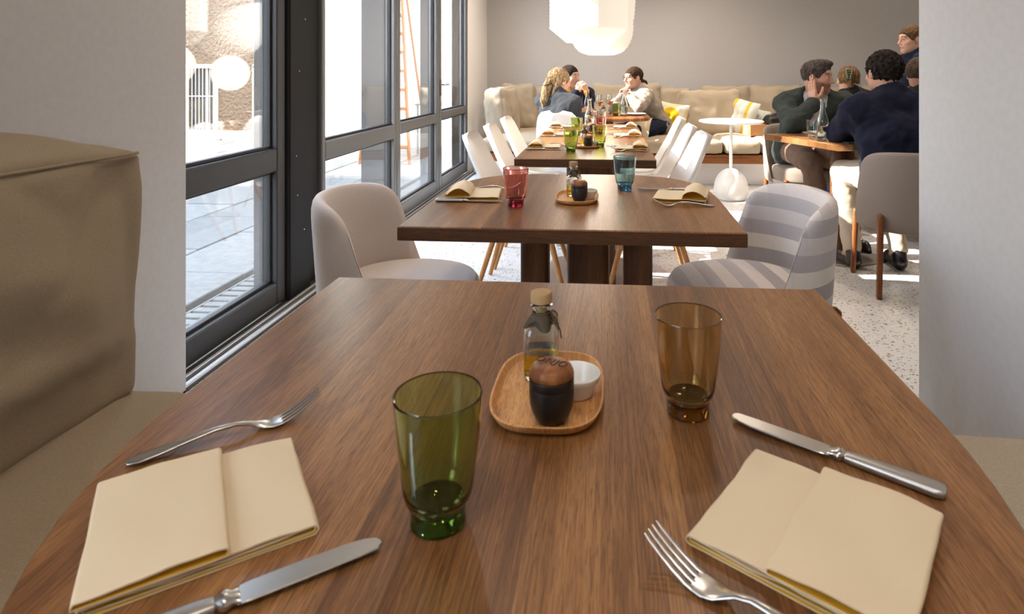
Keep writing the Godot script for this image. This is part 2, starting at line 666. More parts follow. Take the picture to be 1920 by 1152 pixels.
func window_unit(called: String, label: String, z0: float, z1: float, y_top: float, mat: Material, w: float, rail: Array, bottom: float, handle := 0.0, cat := "window") -> Node3D:
	# z0 > z1; plane x = -1.59 inwards, built of stiles and rails with two panes
	var o := thing(called, label, cat, Vector3(-1.59, 0, 0))
	o.set_meta("kind", "structure")
	var dx := 0.07
	var zc := (z0 + z1) * 0.5
	var wl := z0 - z1
	var f := MB.new()
	f.box(Vector3(-dx / 2, y_top / 2 + 0.01, z0 - w / 2), Vector3(dx, y_top - 0.02, w), 0.006)
	f.box(Vector3(-dx / 2, y_top / 2 + 0.01, z1 + w / 2), Vector3(dx, y_top - 0.02, w), 0.006)
	f.box(Vector3(-dx / 2, y_top - w / 2, zc), Vector3(dx, w, wl - 2 * w), 0.006)
	f.box(Vector3(-dx / 2, 0.02 + bottom / 2, zc), Vector3(dx, bottom, wl - 2 * w), 0.006)
	part(o, "frame", f, mat)
	var r := MB.new()
	r.box(Vector3(-dx / 2, (rail[0] + rail[1]) / 2, zc), Vector3(dx, rail[1] - rail[0], wl - 2 * w), 0.006)
	part(o, "transom", r, mat)
	for s in [[0.02 + bottom, rail[0]], [rail[1], y_top - w]]:
		var gk := MB.new()
		var yc: float = (s[0] + s[1]) / 2
		var hh: float = s[1] - s[0]
		for q in [[z0 - w - 0.007, 0.014], [z1 + w + 0.007, 0.014]]:
			gk.box(Vector3(-dx * 0.62, yc, q[0]), Vector3(0.03, hh, q[1]), 0.002)
		for q in [s[0] + 0.007, s[1] - 0.007]:
			gk.box(Vector3(-dx * 0.62, q, zc), Vector3(0.03, 0.014, wl - 2 * w - 0.028), 0.002)
		part(o, "gasket", gk, M.gasket)
		var p := MB.new()
		p.box(Vector3(-dx * 0.62, yc, zc), Vector3(0.006, hh - 0.012, wl - 2 * w - 0.012), 0.0005)
		part(o, "pane", p, M.pane)
	if handle != 0.0:
		var h := MB.new()
		h.box(Vector3(0.006, 1.0, handle), Vector3(0.012, 0.16, 0.03), 0.004)
		h.tube([Vector3(0.01, 1.03, handle), Vector3(0.055, 1.03, handle)], 0.008)
		h.tube([Vector3(0.05, 1.03, handle + 0.005), Vector3(0.05, 1.03, handle - 0.12)], 0.008)
		h.lathe([Vector2(0, 0), Vector2(0.009, 0), Vector2(0.009, 0.01), Vector2(0, 0.01)], 12, 0, Vector3(0.008, 0.94, handle))
		part(o, "handle", h, M.steel)
	return o

func build_setting() -> void:
	structure("floor", MB.new().box(Vector3(2.0, -0.1, -2.4), Vector3(7.3, 0.2, 11.8), 0.002), M.terrazzo, "pale speckled terrazzo floor under all the tables", "floor")
	structure("ceiling", MB.new().box(Vector3(2.0, 3.05, -2.4), Vector3(7.3, 0.1, 11.8), 0.002), M.ceiling, "plain white ceiling over the dining room", "ceiling")
	structure("wall_back", MB.new().box(Vector3(2.0, 1.5, -8.15), Vector3(7.3, 3.0, 0.3), 0.002), M.wall, "plain greige far wall behind the long sofa")
	structure("wall_right", MB.new().box(Vector3(5.5, 1.5, -2.4), Vector3(0.3, 3.0, 11.2), 0.002), M.wall, "plain greige side wall of the room, out of view")
	structure("wall_front", MB.new().box(Vector3(2.0, 1.5, 3.3), Vector3(7.3, 3.0, 0.3), 0.002), M.wall, "plain greige wall behind the viewer, out of view")
	# the nearer, narrower part of the room
	structure("wall_right_near", MB.new().box(Vector3(1.06, 1.5, 0.6), Vector3(0.22, 3.0, 5.12), 0.004), M.wall, "pale grey wall at right edge that cuts off the dining room")
	var w := MB.new()
	for g in [[-1.75, 0.38, -1.59], [-1.529, 0.058, -2.08]]:
		w.box(Vector3(g[0], 1.5, (g[2] + 0.0) / 2), Vector3(g[1], 3.0, 0.0 - g[2]), 0.002)
		w.box(Vector3(g[0], 1.5, 2.775), Vector3(g[1], 3.0, 0.75), 0.002)
		w.box(Vector3(g[0], 0.5, 1.2), Vector3(g[1], 1.0, 2.4), 0.002)
		w.box(Vector3(g[0], 2.85, 1.2), Vector3(g[1], 0.3, 2.4), 0.002)
	structure("wall_left_near", w, M.wall, "plain taupe wall at left behind the sofa cushion")
	var lwin := MB.new()
	for e in [[0.04, 1.85, 0.08, 1.7], [2.36, 1.85, 0.08, 1.7], [1.2, 2.66, 2.24, 0.08], [1.2, 1.04, 2.24, 0.08]]:
		lwin.box(Vector3(-1.7, e[1], e[0]), Vector3(0.06, e[3], e[2]), 0.004)
	var lf := structure("window_3", lwin, M.frame, "window in the left wall behind the viewer, out of view", "window")
	part(lf, "pane", MB.new().box(Vector3(-1.7, 1.85, 1.2), Vector3(0.006, 1.54, 2.24), 0.0005), M.pane)
	# outer wall with its openings
	structure("wall_left", MB.new().box(Vector3(-1.74, 2.85, -4.9), Vector3(0.3, 0.3, 6.5), 0.003), M.wall, "window side wall above the glazed openings, out of view")
	structure("wall_left_end", MB.new().box(Vector3(-1.74, 1.35, -7.45), Vector3(0.3, 2.7, 1.14), 0.003), M.wall_white, "bright off-white strip of wall between last glass door and far sofa")
	# the near glazing and the doors
	window_unit("window_1", "dark grey framed window nearest the viewer with deep middle rail", -1.62, -2.92, 2.7, M.frame_dark, 0.075, [0.665, 0.775], 0.105)
	var post := MB.new()
	post.box(Vector3(-1.665, 1.35, -3.035), Vector3(0.19, 2.7, 0.225), 0.012)
	post.box(Vector3(-1.69, 1.35, -3.23), Vector3(0.16, 2.7, 0.16), 0.006)
	var po := structure("trim_1", post, M.frame_post, "broad dark metal clad post between the first two windows", "post")
	for s in [[1.15, -3.02], [0.72, -2.99], [0.33, -3.07], [0.52, -3.0], [1.42, -3.08]]:
		var sc := MB.new().lathe([Vector2(0.0, 0.0), Vector2(0.004, 0.0), Vector2(0.003, 0.002), Vector2(0, 0.0025)], 10)
		var so := part(po, "screw", sc, M.steel)
		so.position = Vector3(-1.57, s[0], s[1])
		so.rotation.z = -PI / 2
	window_unit("window_2", "grey framed fixed window behind the beige chair with one rail", -3.31, -4.52, 2.7, M.frame, 0.045, [0.648, 0.752], 0.08)
	window_unit("door_1", "grey framed glass door leaf nearer the viewer", -4.535, -5.68, 2.7, M.frame, 0.075, [0.675, 0.757], 0.11, 0.0, "glass door")
	window_unit("door_2", "grey framed glass door leaf with lever handle beside the white wall strip", -5.69, -6.87, 2.7, M.frame, 0.085, [0.69, 0.77], 0.11, -5.735, "glass door")
	# outer reveals that show as dark uprights through the panes
	for q in [[-2.94, -1.72, 0.16, 1], [-4.53, -1.85, 0.1, 2], [-5.69, -1.76, 0.1, 3], [-6.93, -1.78, 0.1, 4]]:
		var rv := MB.new().box(Vector3((q[1] - 1.665) / 2, 1.35, q[0]), Vector3(-1.665 - q[1], 2.7, q[2]), 0.004)
		structure("trim_%d" % (q[3] + 1), rv, M.frame_dark, ["dark outer reveal seen through the nearest window", "dark outer reveal seen through the fixed window", "dark outer reveal seen through the nearer door leaf", "dark outer reveal seen through the farther door leaf"][q[3] - 1], "reveal")
	var tr := thing("trim_6", "metal floor track and sill along the window wall", "threshold", Vector3(-1.55, 0, -4.3))
	tr.set_meta("kind", "structure")
	part(tr, "sill", MB.new().box(Vector3(0.0, 0.006, 0), Vector3(0.1, 0.012, 5.3), 0.002), M.frame_dark)
	for x in [-0.012, 0.028]:
		part(tr, "rail", MB.new().box(Vector3(x + 0.01, 0.014, 0), Vector3(0.016, 0.02, 5.3), 0.002), M.alu)

# ---------------------------------------------------------------- outside
func build_outside() -> void:
	var stone := noise(41, 0.02, 4)
	M.slab = flat(rgb8(100, 98, 93), 0.8)
	M.slab.albedo_texture = picture(256, 256, func(x: int, y: int) -> Color:
		var g := 0.88 + 0.14 * stone.get_noise_2d(x * 2.0, y * 2.0) + 0.1 * stone.get_noise_2d(x * 11.0, y * 11.0)
		return Color(g, g, g * 0.99))
	M.slab.uv1_triplanar = true
	M.slab.uv1_world_triplanar = true
	M.slab2 = M.slab.duplicate()
	M.slab2.albedo_color = rgb8(90, 88, 84)
	M.slab2.uv1_offset = Vector3(0.4, 0.1, 0.7)
	var pv := structure("terrace_ground", MB.new().box(Vector3(-7.8, -0.19, -5.0), Vector3(12.0, 0.2, 22.0), 0.002), flat(rgb8(96, 94, 90), 0.95), "dark bed under the paving of the terrace outside", "ground")
	var big := MB.new().box(Vector3(), Vector3(0.586, 0.06, 0.886), 0.006).done()
	var rng := RandomNumberGenerator.new()
	rng.seed = 5
	for i in 13:
		for j in 11:
			var s := part_mesh(pv, "paving_slab", big, M.slab if rng.randf() > 0.45 else M.slab2)
			s.position = Vector3(-2.42 - i * 0.6, -0.065 + rng.randf_range(-0.003, 0.003), -1.2 - j * 0.9 + (0.45 if i % 2 else 0.0))
	var near := MB.new().box(Vector3(), Vector3(0.16, 0.06, 0.99), 0.004).done()
	for j in 8:
		var s := part_mesh(pv, "edge_slab", near, M.slab2)
		s.position = Vector3(-1.95 + 0.12, -0.065, -1.4 - j)
	var gr := thing("drain_channel", "pale slotted drain channel in the paving along the window", "drain", Vector3(-1.99, -0.04, -4.5))
	gr.set_meta("kind", "structure")
	part(gr, "gutter", MB.new().box(Vector3(0, -0.06, 0), Vector3(0.13, 0.02, 6.0), 0.002), M.gasket)
	var bars := MB.new()
	for s in [-0.058, 0.058]:
		bars.box(Vector3(s, 0, 0), Vector3(0.014, 0.02, 6.0), 0.002)
	part(gr, "rim", bars, M.slab)
	var bar := MB.new().box(Vector3(), Vector3(0.104, 0.016, 0.05), 0.002).done()
	for k in 80:
		var b := part_mesh(gr, "grate_bar", bar, M.slab)
		b.position = Vector3(0, 0, 2.95 - k * 0.075)
	# rough rendered house at the end of the yard
	M.roughcast = flat(rgb8(100, 80, 60), 0.95)
	M.roughcast.uv1_triplanar = true
	M.roughcast.uv1_world_triplanar = true
	M.roughcast.uv1_scale = Vector3.ONE * 0.5
	M.roughcast.heightmap_enabled = true
	M.roughcast.heightmap_texture = relief(61, 0.045, 512)
	M.roughcast.heightmap_scale = 5.0
	var house := thing("rendered_house", "sandy roughcast house across the yard with barred windows", "building", Vector3(-7.5, 0, -10.6))
	var wl := MB.new()
	wl.box(Vector3(-1.6, 3.9, -1.2), Vector3(3.0, 7.8, 2.4), 0.01)
	wl.box(Vector3(0.83, 3.9, -1.2), Vector3(0.76, 7.8, 2.4), 0.01)
	wl.box(Vector3(1.96, 3.9, -1.2), Vector3(0.38, 7.8, 2.4), 0.01)
	for x in [0.17, 1.49]:
		wl.box(Vector3(x, 4.5, -1.2), Vector3(0.6, 6.5, 2.38), 0.01)
		wl.box(Vector3(x, 0.05, -1.2), Vector3(0.6, 0.1, 2.38), 0.01)
	part(house, "wall", wl, M.roughcast)
	part(house, "plinth", MB.new().box(Vector3(-0.48, 0.0, 0.02), Vector3(5.24, 0.2, 0.08), 0.01), flat(rgb8(206, 178, 156), 0.9))
	var surround := flat(rgb8(226, 208, 184), 0.85)
	for x in [0.14, 1.46]:
		var sr := MB.new()
		sr.box(Vector3(x - 0.29, 0.67, 0.02), Vector3(0.07, 1.2, 0.06), 0.006)
		sr.box(Vector3(x + 0.29, 0.67, 0.02), Vector3(0.07, 1.2, 0.06), 0.006)
		sr.box(Vector3(x, 1.26, 0.02), Vector3(0.65, 0.07, 0.06), 0.006)
		sr.box(Vector3(x, 0.08, 0.03), Vector3(0.68, 0.06, 0.1), 0.006)
		var wn := part(house, "window_surround", sr, surround)
		part(wn, "pane", MB.new().box(Vector3(x, 0.67, -0.12), Vector3(0.52, 1.14, 0.02), 0.002), flat(rgb8(52, 50, 48), 0.15))
		part(wn, "mullion", MB.new().box(Vector3(x + 0.05, 0.67, -0.1), Vector3(0.05, 1.14, 0.03), 0.004), surround)
		for k in 8:
			part(wn, "bar", MB.new().box(Vector3(x - 0.24 + k * 0.068, 0.67, 0.0), Vector3(0.014, 1.12, 0.014), 0.002), M.alu)
		part(wn, "crossbar", MB.new().box(Vector3(x, 0.72, 0.004), Vector3(0.52, 0.02, 0.014), 0.002), M.alu)
	var cream := thing("cream_house", "pale cream plastered house beyond the glass doors", "building", Vector3(-3.45, 0, -9.6))
	part(cream, "wall", MB.new().box(Vector3(0.0, 3.2, -1.0), Vector3(3.6, 6.8, 2.0), 0.01), flat(rgb8(244, 232, 206), 0.9))
	part(cream, "pilaster", MB.new().box(Vector3(0.9, 3.2, 0.05), Vector3(0.3, 6.8, 0.1), 0.01), flat(rgb8(250, 242, 222), 0.9))
	part(cream, "plinth", MB.new().box(Vector3(0.0, 0.0, 0.03), Vector3(3.62, 0.3, 0.06), 0.01), flat(rgb8(226, 210, 180), 0.9))
	# tall neighbour out of view: its shade lies over the near part of the yard
	single("neighbour_house", MB.new().box(Vector3(-11.5, 4.15, 3.2), Vector3(3.0, 8.3, 12.2), 0.02).box(Vector3(-11.5, 3.1, -4.75), Vector3(3.0, 6.35, 3.75), 0.02), flat(rgb8(200, 190, 176), 0.9), "tall plastered house at the left of the yard, out of view", "building")
	# wooden step ladder
	var ld := thing("step_ladder", "pale wooden step ladder standing open outside the glass door", "ladder", Vector3(-2.87, -0.035, -8.0))
	var lw := wood(M.leg_oak.albedo_texture, Vector3(3, 3, 3), 0.6, Color(0.72, 0.58, 0.44))
	for s in [-1, 1]:
		part(ld, "rail", MB.new().sweep([Vector3(0.33 * s, 0, 0.3), Vector3(0.12 * s, 2.6, 0.02)], [0.016], [0.034], Vector3(0, 0, 1), 8, 5.0), lw)
		part(ld, "rear_rail", MB.new().sweep([Vector3(0.32 * s, 0, -0.55), Vector3(0.12 * s, 2.6, -0.05)], [0.014], [0.024], Vector3(0, 0, 1), 8, 5.0), lw)
	for k in 10:
		var t := (k + 0.9) / 10.6
		part(ld, "tread", MB.new().box(Vector3(0, t * 2.6, lerpf(0.3, 0.02, t)), Vector3(lerpf(0.64, 0.26, t), 0.04, 0.1), 0.003), lw)
	part(ld, "top_board", MB.new().box(Vector3(0, 2.62, -0.02), Vector3(0.32, 0.03, 0.2), 0.004), lw)
	# terrace table seen past the ladder
	var tt := thing("terrace_table", "small dark terrace table standing outside by the ladder", "table", Vector3(-2.5, -0.035, -9.0))
	part(tt, "tabletop", MB.new().box(Vector3(0, 0.72, 0), Vector3(0.6, 0.03, 0.6), 0.006), M.frame)
	for s in [[1, 1], [1, -1], [-1, 1], [-1, -1]]:
		part(tt, "leg", MB.new().box(Vector3(s[0] * 0.26, 0.35, s[1] * 0.26), Vector3(0.03, 0.71, 0.03), 0.004), M.frame)

# ---------------------------------------------------------------- furniture
func superellipse(a: float, b: float, e: float, cnt: int, c := Vector2()) -> PackedVector2Array:
	var o := PackedVector2Array()
	for k in cnt:
		var t := TAU * k / cnt
		var x := cos(t)
		var y := sin(t)
		o.append(c + Vector2(signf(x) * pow(absf(x), 2.0 / e) * a, signf(y) * pow(absf(y), 2.0 / e) * b))
	return o

func oval_leg(parent: Node3D, at: Vector3, a: float, b: float, h: float) -> void:
	var p := part(parent, "leg", MB.new().slab(superellipse(a, b, 2.6, 28), 0.012, h, 0.004), M.walnut_leg)
	p.position = at

func big_tables() -> void:
	# nearest table: straight far edge, boat-shaped towards the viewer
	var t := thing("dining_table", "nearest walnut dining table with straight far edge and rounded near end", "table", Vector3(-0.072, 0, -0.4))
	var half := 0.456
	var o := PackedVector2Array()
	o.append(Vector2(-half, -0.767))
	o.append(Vector2(half, -0.766))
	for k in 31:
		var a := PI * k / 30.0
		var x := pow(absf(cos(a)), 0.84) * signf(cos(a)) * half
		o.append(Vector2(x, -0.35 + pow(sin(a), 0.9) * 0.52))
	part(t, "tabletop", MB.new().slab(o, 0.702, 0.74, 0.003), M.walnut)
	oval_leg(t, Vector3(0.02, 0, -0.36), 0.07, 0.05, 0.703)
	oval_leg(t, Vector3(-0.17, 0, -0.28), 0.05, 0.04, 0.703)
	oval_leg(t, Vector3(0.19, 0, -0.28), 0.05, 0.04, 0.703)
	part(t, "base_plate", MB.new().slab(superellipse(0.3, 0.24, 4.0, 40, Vector2(0, -0.3)), 0.0, 0.012, 0.002), M.steel_matt)
	# second table, mirrored: straight near edge, rounded far end
	t = thing("dining_table", "second walnut dining table with thick dark straight edge facing the viewer", "table", Vector3(-0.1, 0, -2.0))
	o = PackedVector2Array()
	o.append(Vector2(0.448, 0.438))
	o.append(Vector2(-0.448, 0.438))
	for k in 31:
		var a := PI + PI * k / 30.0
		var x := pow(absf(cos(a)), 0.5) * signf(cos(a)) * 0.452
		o.append(Vector2(x, 0.05 - pow(absf(sin(a)), 0.8) * 0.472))
	part(t, "tabletop", MB.new().slab(o, 0.702, 0.74, 0.003), M.walnut2)
	part(t, "edge_board", MB.new().box(Vector3(0, 0.7205, 0.4385), Vector3(0.894, 0.034, 0.003), 0.001), M.walnut_edge)
	oval_leg(t, Vector3(0.035, 0, -0.03), 0.07, 0.05, 0.703)
	oval_leg(t, Vector3(-0.135, 0, 0.02), 0.047, 0.05, 0.703)
	oval_leg(t, Vector3(0.195, 0, 0.02), 0.047, 0.05, 0.703)
	part(t, "base_plate", MB.new().slab(superellipse(0.3, 0.2, 4.0, 40, Vector2(0.03, 0)), 0.0, 0.012, 0.002), M.steel_matt)
	# two narrow tables pushed end to end
	for k in 2:
		t = thing("dining_table", ["narrow walnut table between white shell chairs, half nearer the viewer", "narrow walnut table between white shell chairs, sunlit half farther away"][k], "table", Vector3(-0.108, 0, -3.33 - k * 0.985), 0, "narrow tables pushed end to end")
		part(t, "tabletop", MB.new().slab(outline([Vector2(-0.33, -0.488), Vector2(0.33, -0.488), Vector2(0.33, 0.488), Vector2(-0.33, 0.488)]), 0.7, 0.74, 0.003), M.walnut2 if k else M.walnut)
		if k == 0:
			part(t, "edge_board", MB.new().box(Vector3(0, 0.7195, 0.4885), Vector3(0.656, 0.036, 0.003), 0.001), M.walnut_edge)
		oval_leg(t, Vector3(0.02, 0, 0.1), 0.13, 0.06, 0.701)
		oval_leg(t, Vector3(0.02, 0, -0.25), 0.13, 0.06, 0.701)
		part(t, "base_plate", MB.new().slab(superellipse(0.24, 0.42, 6.0, 40, Vector2(0, -0.03)), 0.0, 0.012, 0.002), M.steel_matt)
	# oval table in front of the sofa
	t = thing("dining_table", "sunlit oak-brown table with rounded corners in front of the left sofa", "table", Vector3(-0.06, 0, -5.82))
	part(t, "tabletop", MB.new().slab(superellipse(0.45, 0.34, 4.0, 48), 0.705, 0.74, 0.01), M.oak_dark)
	oval_leg(t, Vector3(0.0, 0, 0.0), 0.11, 0.09, 0.706)
	part(t, "base_plate", MB.new().slab(superellipse(0.24, 0.24, 2.0, 40), 0.0, 0.012, 0.002), M.steel_matt)
	# the men's table, turned a little
	t = thing("dining_table", "square walnut table the two men in jackets lean on", "table", Vector3(1.455, 0, -3.94), 0.38)
	part(t, "tabletop", MB.new().slab(outline([Vector2(-0.33, -0.33), Vector2(0.33, -0.33), Vector2(0.33, 0.33), Vector2(-0.33, 0.33)]), 0.703, 0.74, 0.003), M.walnut2)
	oval_leg(t, Vector3(0.0, 0, 0.0), 0.07, 0.06, 0.704)
	part(t, "base_plate", MB.new().slab(superellipse(0.2, 0.2, 4.0, 40), 0.0, 0.012, 0.002), M.steel_matt)

# upholstered tub chair facing +z
func tub_chair(label: String, mat: Material, at: Vector3, turn: float, leg_mat: Material) -> Node3D:
	var t := thing("tub_chair", label, "chair", at, turn)
	var rows := []
	var R := 40
	for i in R + 1:
		var s := -1.0 + 2.0 * i / R
		var row := PackedVector3Array()
		var es := pow(maxf(0.0, 1.0 - pow(absf(s), 7.0)), 0.5)
		var thick := 0.052 * es + 0.002
		for j in 32:
			var q := float(j) / 32.0
			# loop: outer from bottom to top, then inner down
			var up := q < 0.5
			var hh: float = clampf((q if up else 1.0 - q) * 2.0, 0.0, 1.0)
			var hs := 0.5 - 0.5 * cos(hh * PI) if hh < 1.0 else 1.0
			var span := lerpf(1.76, 1.2, pow(hs, 0.8))
			var th := s * span
			var crown := 0.745 - 0.035 * pow(absf(s), 3.0) - 0.045 * pow(absf(s), 10.0)
			var y := lerpf(0.33, crown, hs)
			var edge := sqrt(maxf(0.0, 1.0 - pow(absf(hs * 2.0 - 1.0), 9.0)))
			var rad := 0.244 + 0.03 * hs - 0.012 * pow(absf(s), 2.0)
			var off := (0.5 if up else -0.5) * thick * edge
			row.append(Vector3((rad + off) * sin(th), y, -(rad * 0.96 + off) * cos(th)))
		rows.append(row)
	part(t, "backrest", MB.new().grid(rows, true, false, true), mat)
	var seat := PackedVector2Array()
	for k in 48:
		var a := TAU * k / 48
		seat.append(Vector2(0.222 * cos(a), 0.225 * sin(a) + 0.01 if sin(a) < 0.0 else pow(sin(a), 0.86) * 0.25 + 0.01))
	var sm := MB.new()
	var prof := [[0.86, 0.345], [0.97, 0.352], [1.0, 0.37], [1.0, 0.415], [0.985, 0.437], [0.94, 0.452], [0.8, 0.461], [0.5, 0.466], [0.25, 0.4675], [0.0004, 0.468]]
	var srows := []
	for p in prof:
		var row := PackedVector3Array()
		for q in seat:
			row.append(Vector3(q.x * p[0], p[1], q.y * p[0]))
		srows.append(row)
	sm.grid(srows, true, false, true)
	part(t, "seat", sm, mat)
	for s in [[-1, 1], [1, 1], [-1, -1], [1, -1]]:
		var lg := MB.new()
		var a := Vector3(s[0] * 0.19, 0.36, s[1] * 0.185)
		if s[1] < 0:
			a = Vector3(s[0] * 0.19, 0.41, -0.2)
		var b := Vector3(s[0] * 0.2, 0.0, s[1] * 0.21)
		lg.sweep([a + Vector3(0, 0.012, 0), a, a.lerp(b, 0.5), b + Vector3(0, 0.008, 0), b], [0.018, 0.03, 0.026, 0.022, 0.019], [0.009, 0.015, 0.014, 0.013, 0.012], Vector3(1, 0, 0.2), 12, 4.0)
		part(t, "leg", lg, leg_mat)
	return t

# white one-piece shell on four slanted wooden legs, facing +z
func shell_chair(label: String) -> Node3D:
	var t := thing("shell_chair", label, "chair", Vector3(), 0, "white shell chairs")
	var prof := [[0.235, 0.425, 0.2], [0.2, 0.437, 0.212], [0.1, 0.432, 0.225], [0.0, 0.425, 0.228], [-0.07, 0.425, 0.228], [-0.125, 0.437, 0.226], [-0.165, 0.465, 0.222], [-0.195, 0.51, 0.216], [-0.226, 0.57, 0.208], [-0.26, 0.64, 0.196], [-0.292, 0.71, 0.182], [-0.316, 0.762, 0.164], [-0.335, 0.798, 0.13], [-0.343, 0.814, 0.055]]
	var rows := []
	var n := 17
	for side in 2:
		var list := range(prof.size()) if side == 0 else range(prof.size() - 1, -1, -1)
		for i in list:
			var p = prof[i]
			var tang := Vector2(prof[mini(i + 1, 13)][0] - prof[maxi(i - 1, 0)][0], prof[mini(i + 1, 13)][1] - prof[maxi(i - 1, 0)][1]).normalized()
			var nrm := Vector2(tang.y, -tang.x)   # towards the sitter
			if nrm.y < 0.0 and i < 5: nrm = -nrm
			if nrm.x < 0.0 and i >= 5: nrm = -nrm
			var row := PackedVector3Array()
			for j in n:
				var u := -1.0 + 2.0 * j / (n - 1)
				var lift := pow(absf(u), 2.6) * (0.05 if i > 1 else 0.015)
				if i > 8: lift = pow(absf(u), 2.2) * 0.045
				var off := lift + (0.0 if side == 0 else -0.009)
				row.append(Vector3(u * p[2], p[1] + nrm.y * off, p[0] + nrm.x * off))
			rows.append(row)
	var mb := MB.new().grid(rows, false, true)
	for j in [0, n - 1]:
		for i in prof.size() - 1:
			var k2: int = rows.size() - 1 - i
			mb.poly([rows[i][j], rows[i + 1][j], rows[k2 - 1][j], rows[k2][j]], Vector3(0, rows[i][j].y, rows[i][j].z))
	part(t, "shell", mb, M.white_shell)
	for s in [[-1, 1], [1, 1], [-1, -1], [1, -1]]:
		var lg := MB.new().sweep([Vector3(s[0] * 0.12, 0.418, s[1] * 0.11 - 0.01), Vector3(s[0] * 0.23, 0.0, s[1] * 0.235 - 0.01)], [0.016, 0.011], [0.016, 0.011], Vector3(0, 0, 1), 12)
		part(t, "leg", lg, M.leg_oak)
	part(t, "mount", MB.new().box(Vector3(0, 0.409, -0.01), Vector3(0.26, 0.018, 0.24), 0.005), M.leg_oak)
	return t

func seats() -> void:
	tub_chair("plain beige upholstered tub chair at left of the second table", M.chair_beige, Vector3(-0.69, 0, -2.02), PI / 2 + 0.02, M.leg_brown)
	tub_chair("grey striped tub chair at right of the second table", M.chair_stripe, Vector3(0.46, 0, -2.1), -PI / 2 + 0.12, M.leg_brown)
	tub_chair("taupe tub chair the man in the navy jacket sits on", M.taupe, Vector3(1.58, 0, -3.4), PI - 0.08, M.leg_brown)
	tub_chair("taupe tub chair under the bearded man, lit from the left", M.taupe, Vector3(1.44, 0, -4.7), 0.1, M.leg_brown)
	tub_chair("tub chair under the woman with the hair clip, mostly hidden", M.taupe, Vector3(1.97, 0, -5.0), PI, M.leg_brown)
	tub_chair("tub chair under the man cut off by the wall, hidden", M.taupe, Vector3(2.2, 0, -4.4), PI - 0.6, M.leg_brown)
	var a := shell_chair("white shell chair left of the narrow table, nearest of three")
	a.position = Vector3(-0.42, 0, -3.2)
	a.rotation.y = PI / 2
	copy(a, Vector3(-0.42, 0, -3.76), PI / 2 + 0.03, "white shell chair left of the narrow table, middle of three")
	copy(a, Vector3(-0.42, 0, -4.34), PI / 2 - 0.02, "white shell chair left of the narrow table, farthest of three")
	copy(a, Vector3(0.2, 0, -3.28), -PI / 2 + 0.05, "white shell chair right of the narrow table, nearest of three, sunlit back")
	copy(a, Vector3(0.19, 0, -3.76), -PI / 2, "white shell chair right of the narrow table, middle of three")
	copy(a, Vector3(0.2, 0, -4.4), -PI / 2 - 0.04, "white shell chair right of the narrow table, farthest of three")
	copy(a, Vector3(-0.36, 0, -5.28), PI - 0.2, "white shell chair the blonde woman sits on, its back to the viewer")

func wrinkle(seed_: int, amp: float, freq: float, sag := 0.0, puff := 0.0) -> Callable:
	var f := noise(seed_, freq, 3)
	return func(p: Vector3, nd: Vector3, q: Vector3) -> float:
		var g := f.get_noise_3d(p.x * 100.0, p.y * 55.0, p.z * 100.0)
		var ridge := 1.0 - absf(f.get_noise_3d(p.x * 60.0 + 40.0, p.y * 90.0, p.z * 60.0)) * 3.0
		var bulge := puff * (1.0 - q.x * q.x) * (1.0 - q.y * q.y) if absf(nd.z) > 0.5 else (puff * (1.0 - q.z * q.z) * (1.0 - q.y * q.y) if absf(nd.x) > 0.5 else puff * (1.0 - q.x * q.x) * (1.0 - q.z * q.z))
		return g * amp + maxf(ridge, 0.0) * amp * 0.35 + bulge - sag * maxf(nd.y, 0.0) * (1.0 - q.x * q.x)

# thin pillow with pinched rim, standing in the x,y plane
func pillow(mb: MB, w: float, h: float, t: float, seed_: int) -> MB:
	var f := noise(seed_, 0.05, 2)
	for s in [1.0, -1.0]:
		var rows := []
		for i in 21:
			var row := PackedVector3Array()
			for j in 21:
				var u := -1.0 + j / 10.0
				var vv := -1.0 + i / 10.0
				var puff := pow(maxf(0.0, (1.0 - pow(absf(u), 2.4)) * (1.0 - pow(absf(vv), 2.4))), 0.55)
				var pin := 1.0 - 0.05 * (1.0 - u * u) * absf(vv) - 0.05 * (1.0 - vv * vv) * absf(u)
				row.append(Vector3(u * w / 2 * pin, vv * h / 2 * pin, s * t / 2 * puff * (1.0 + 0.25 * f.get_noise_2d(u * 40.0, vv * 40.0))))
			rows.append(row)
		mb.grid(rows, false, false, s < 0.0)
	return mb

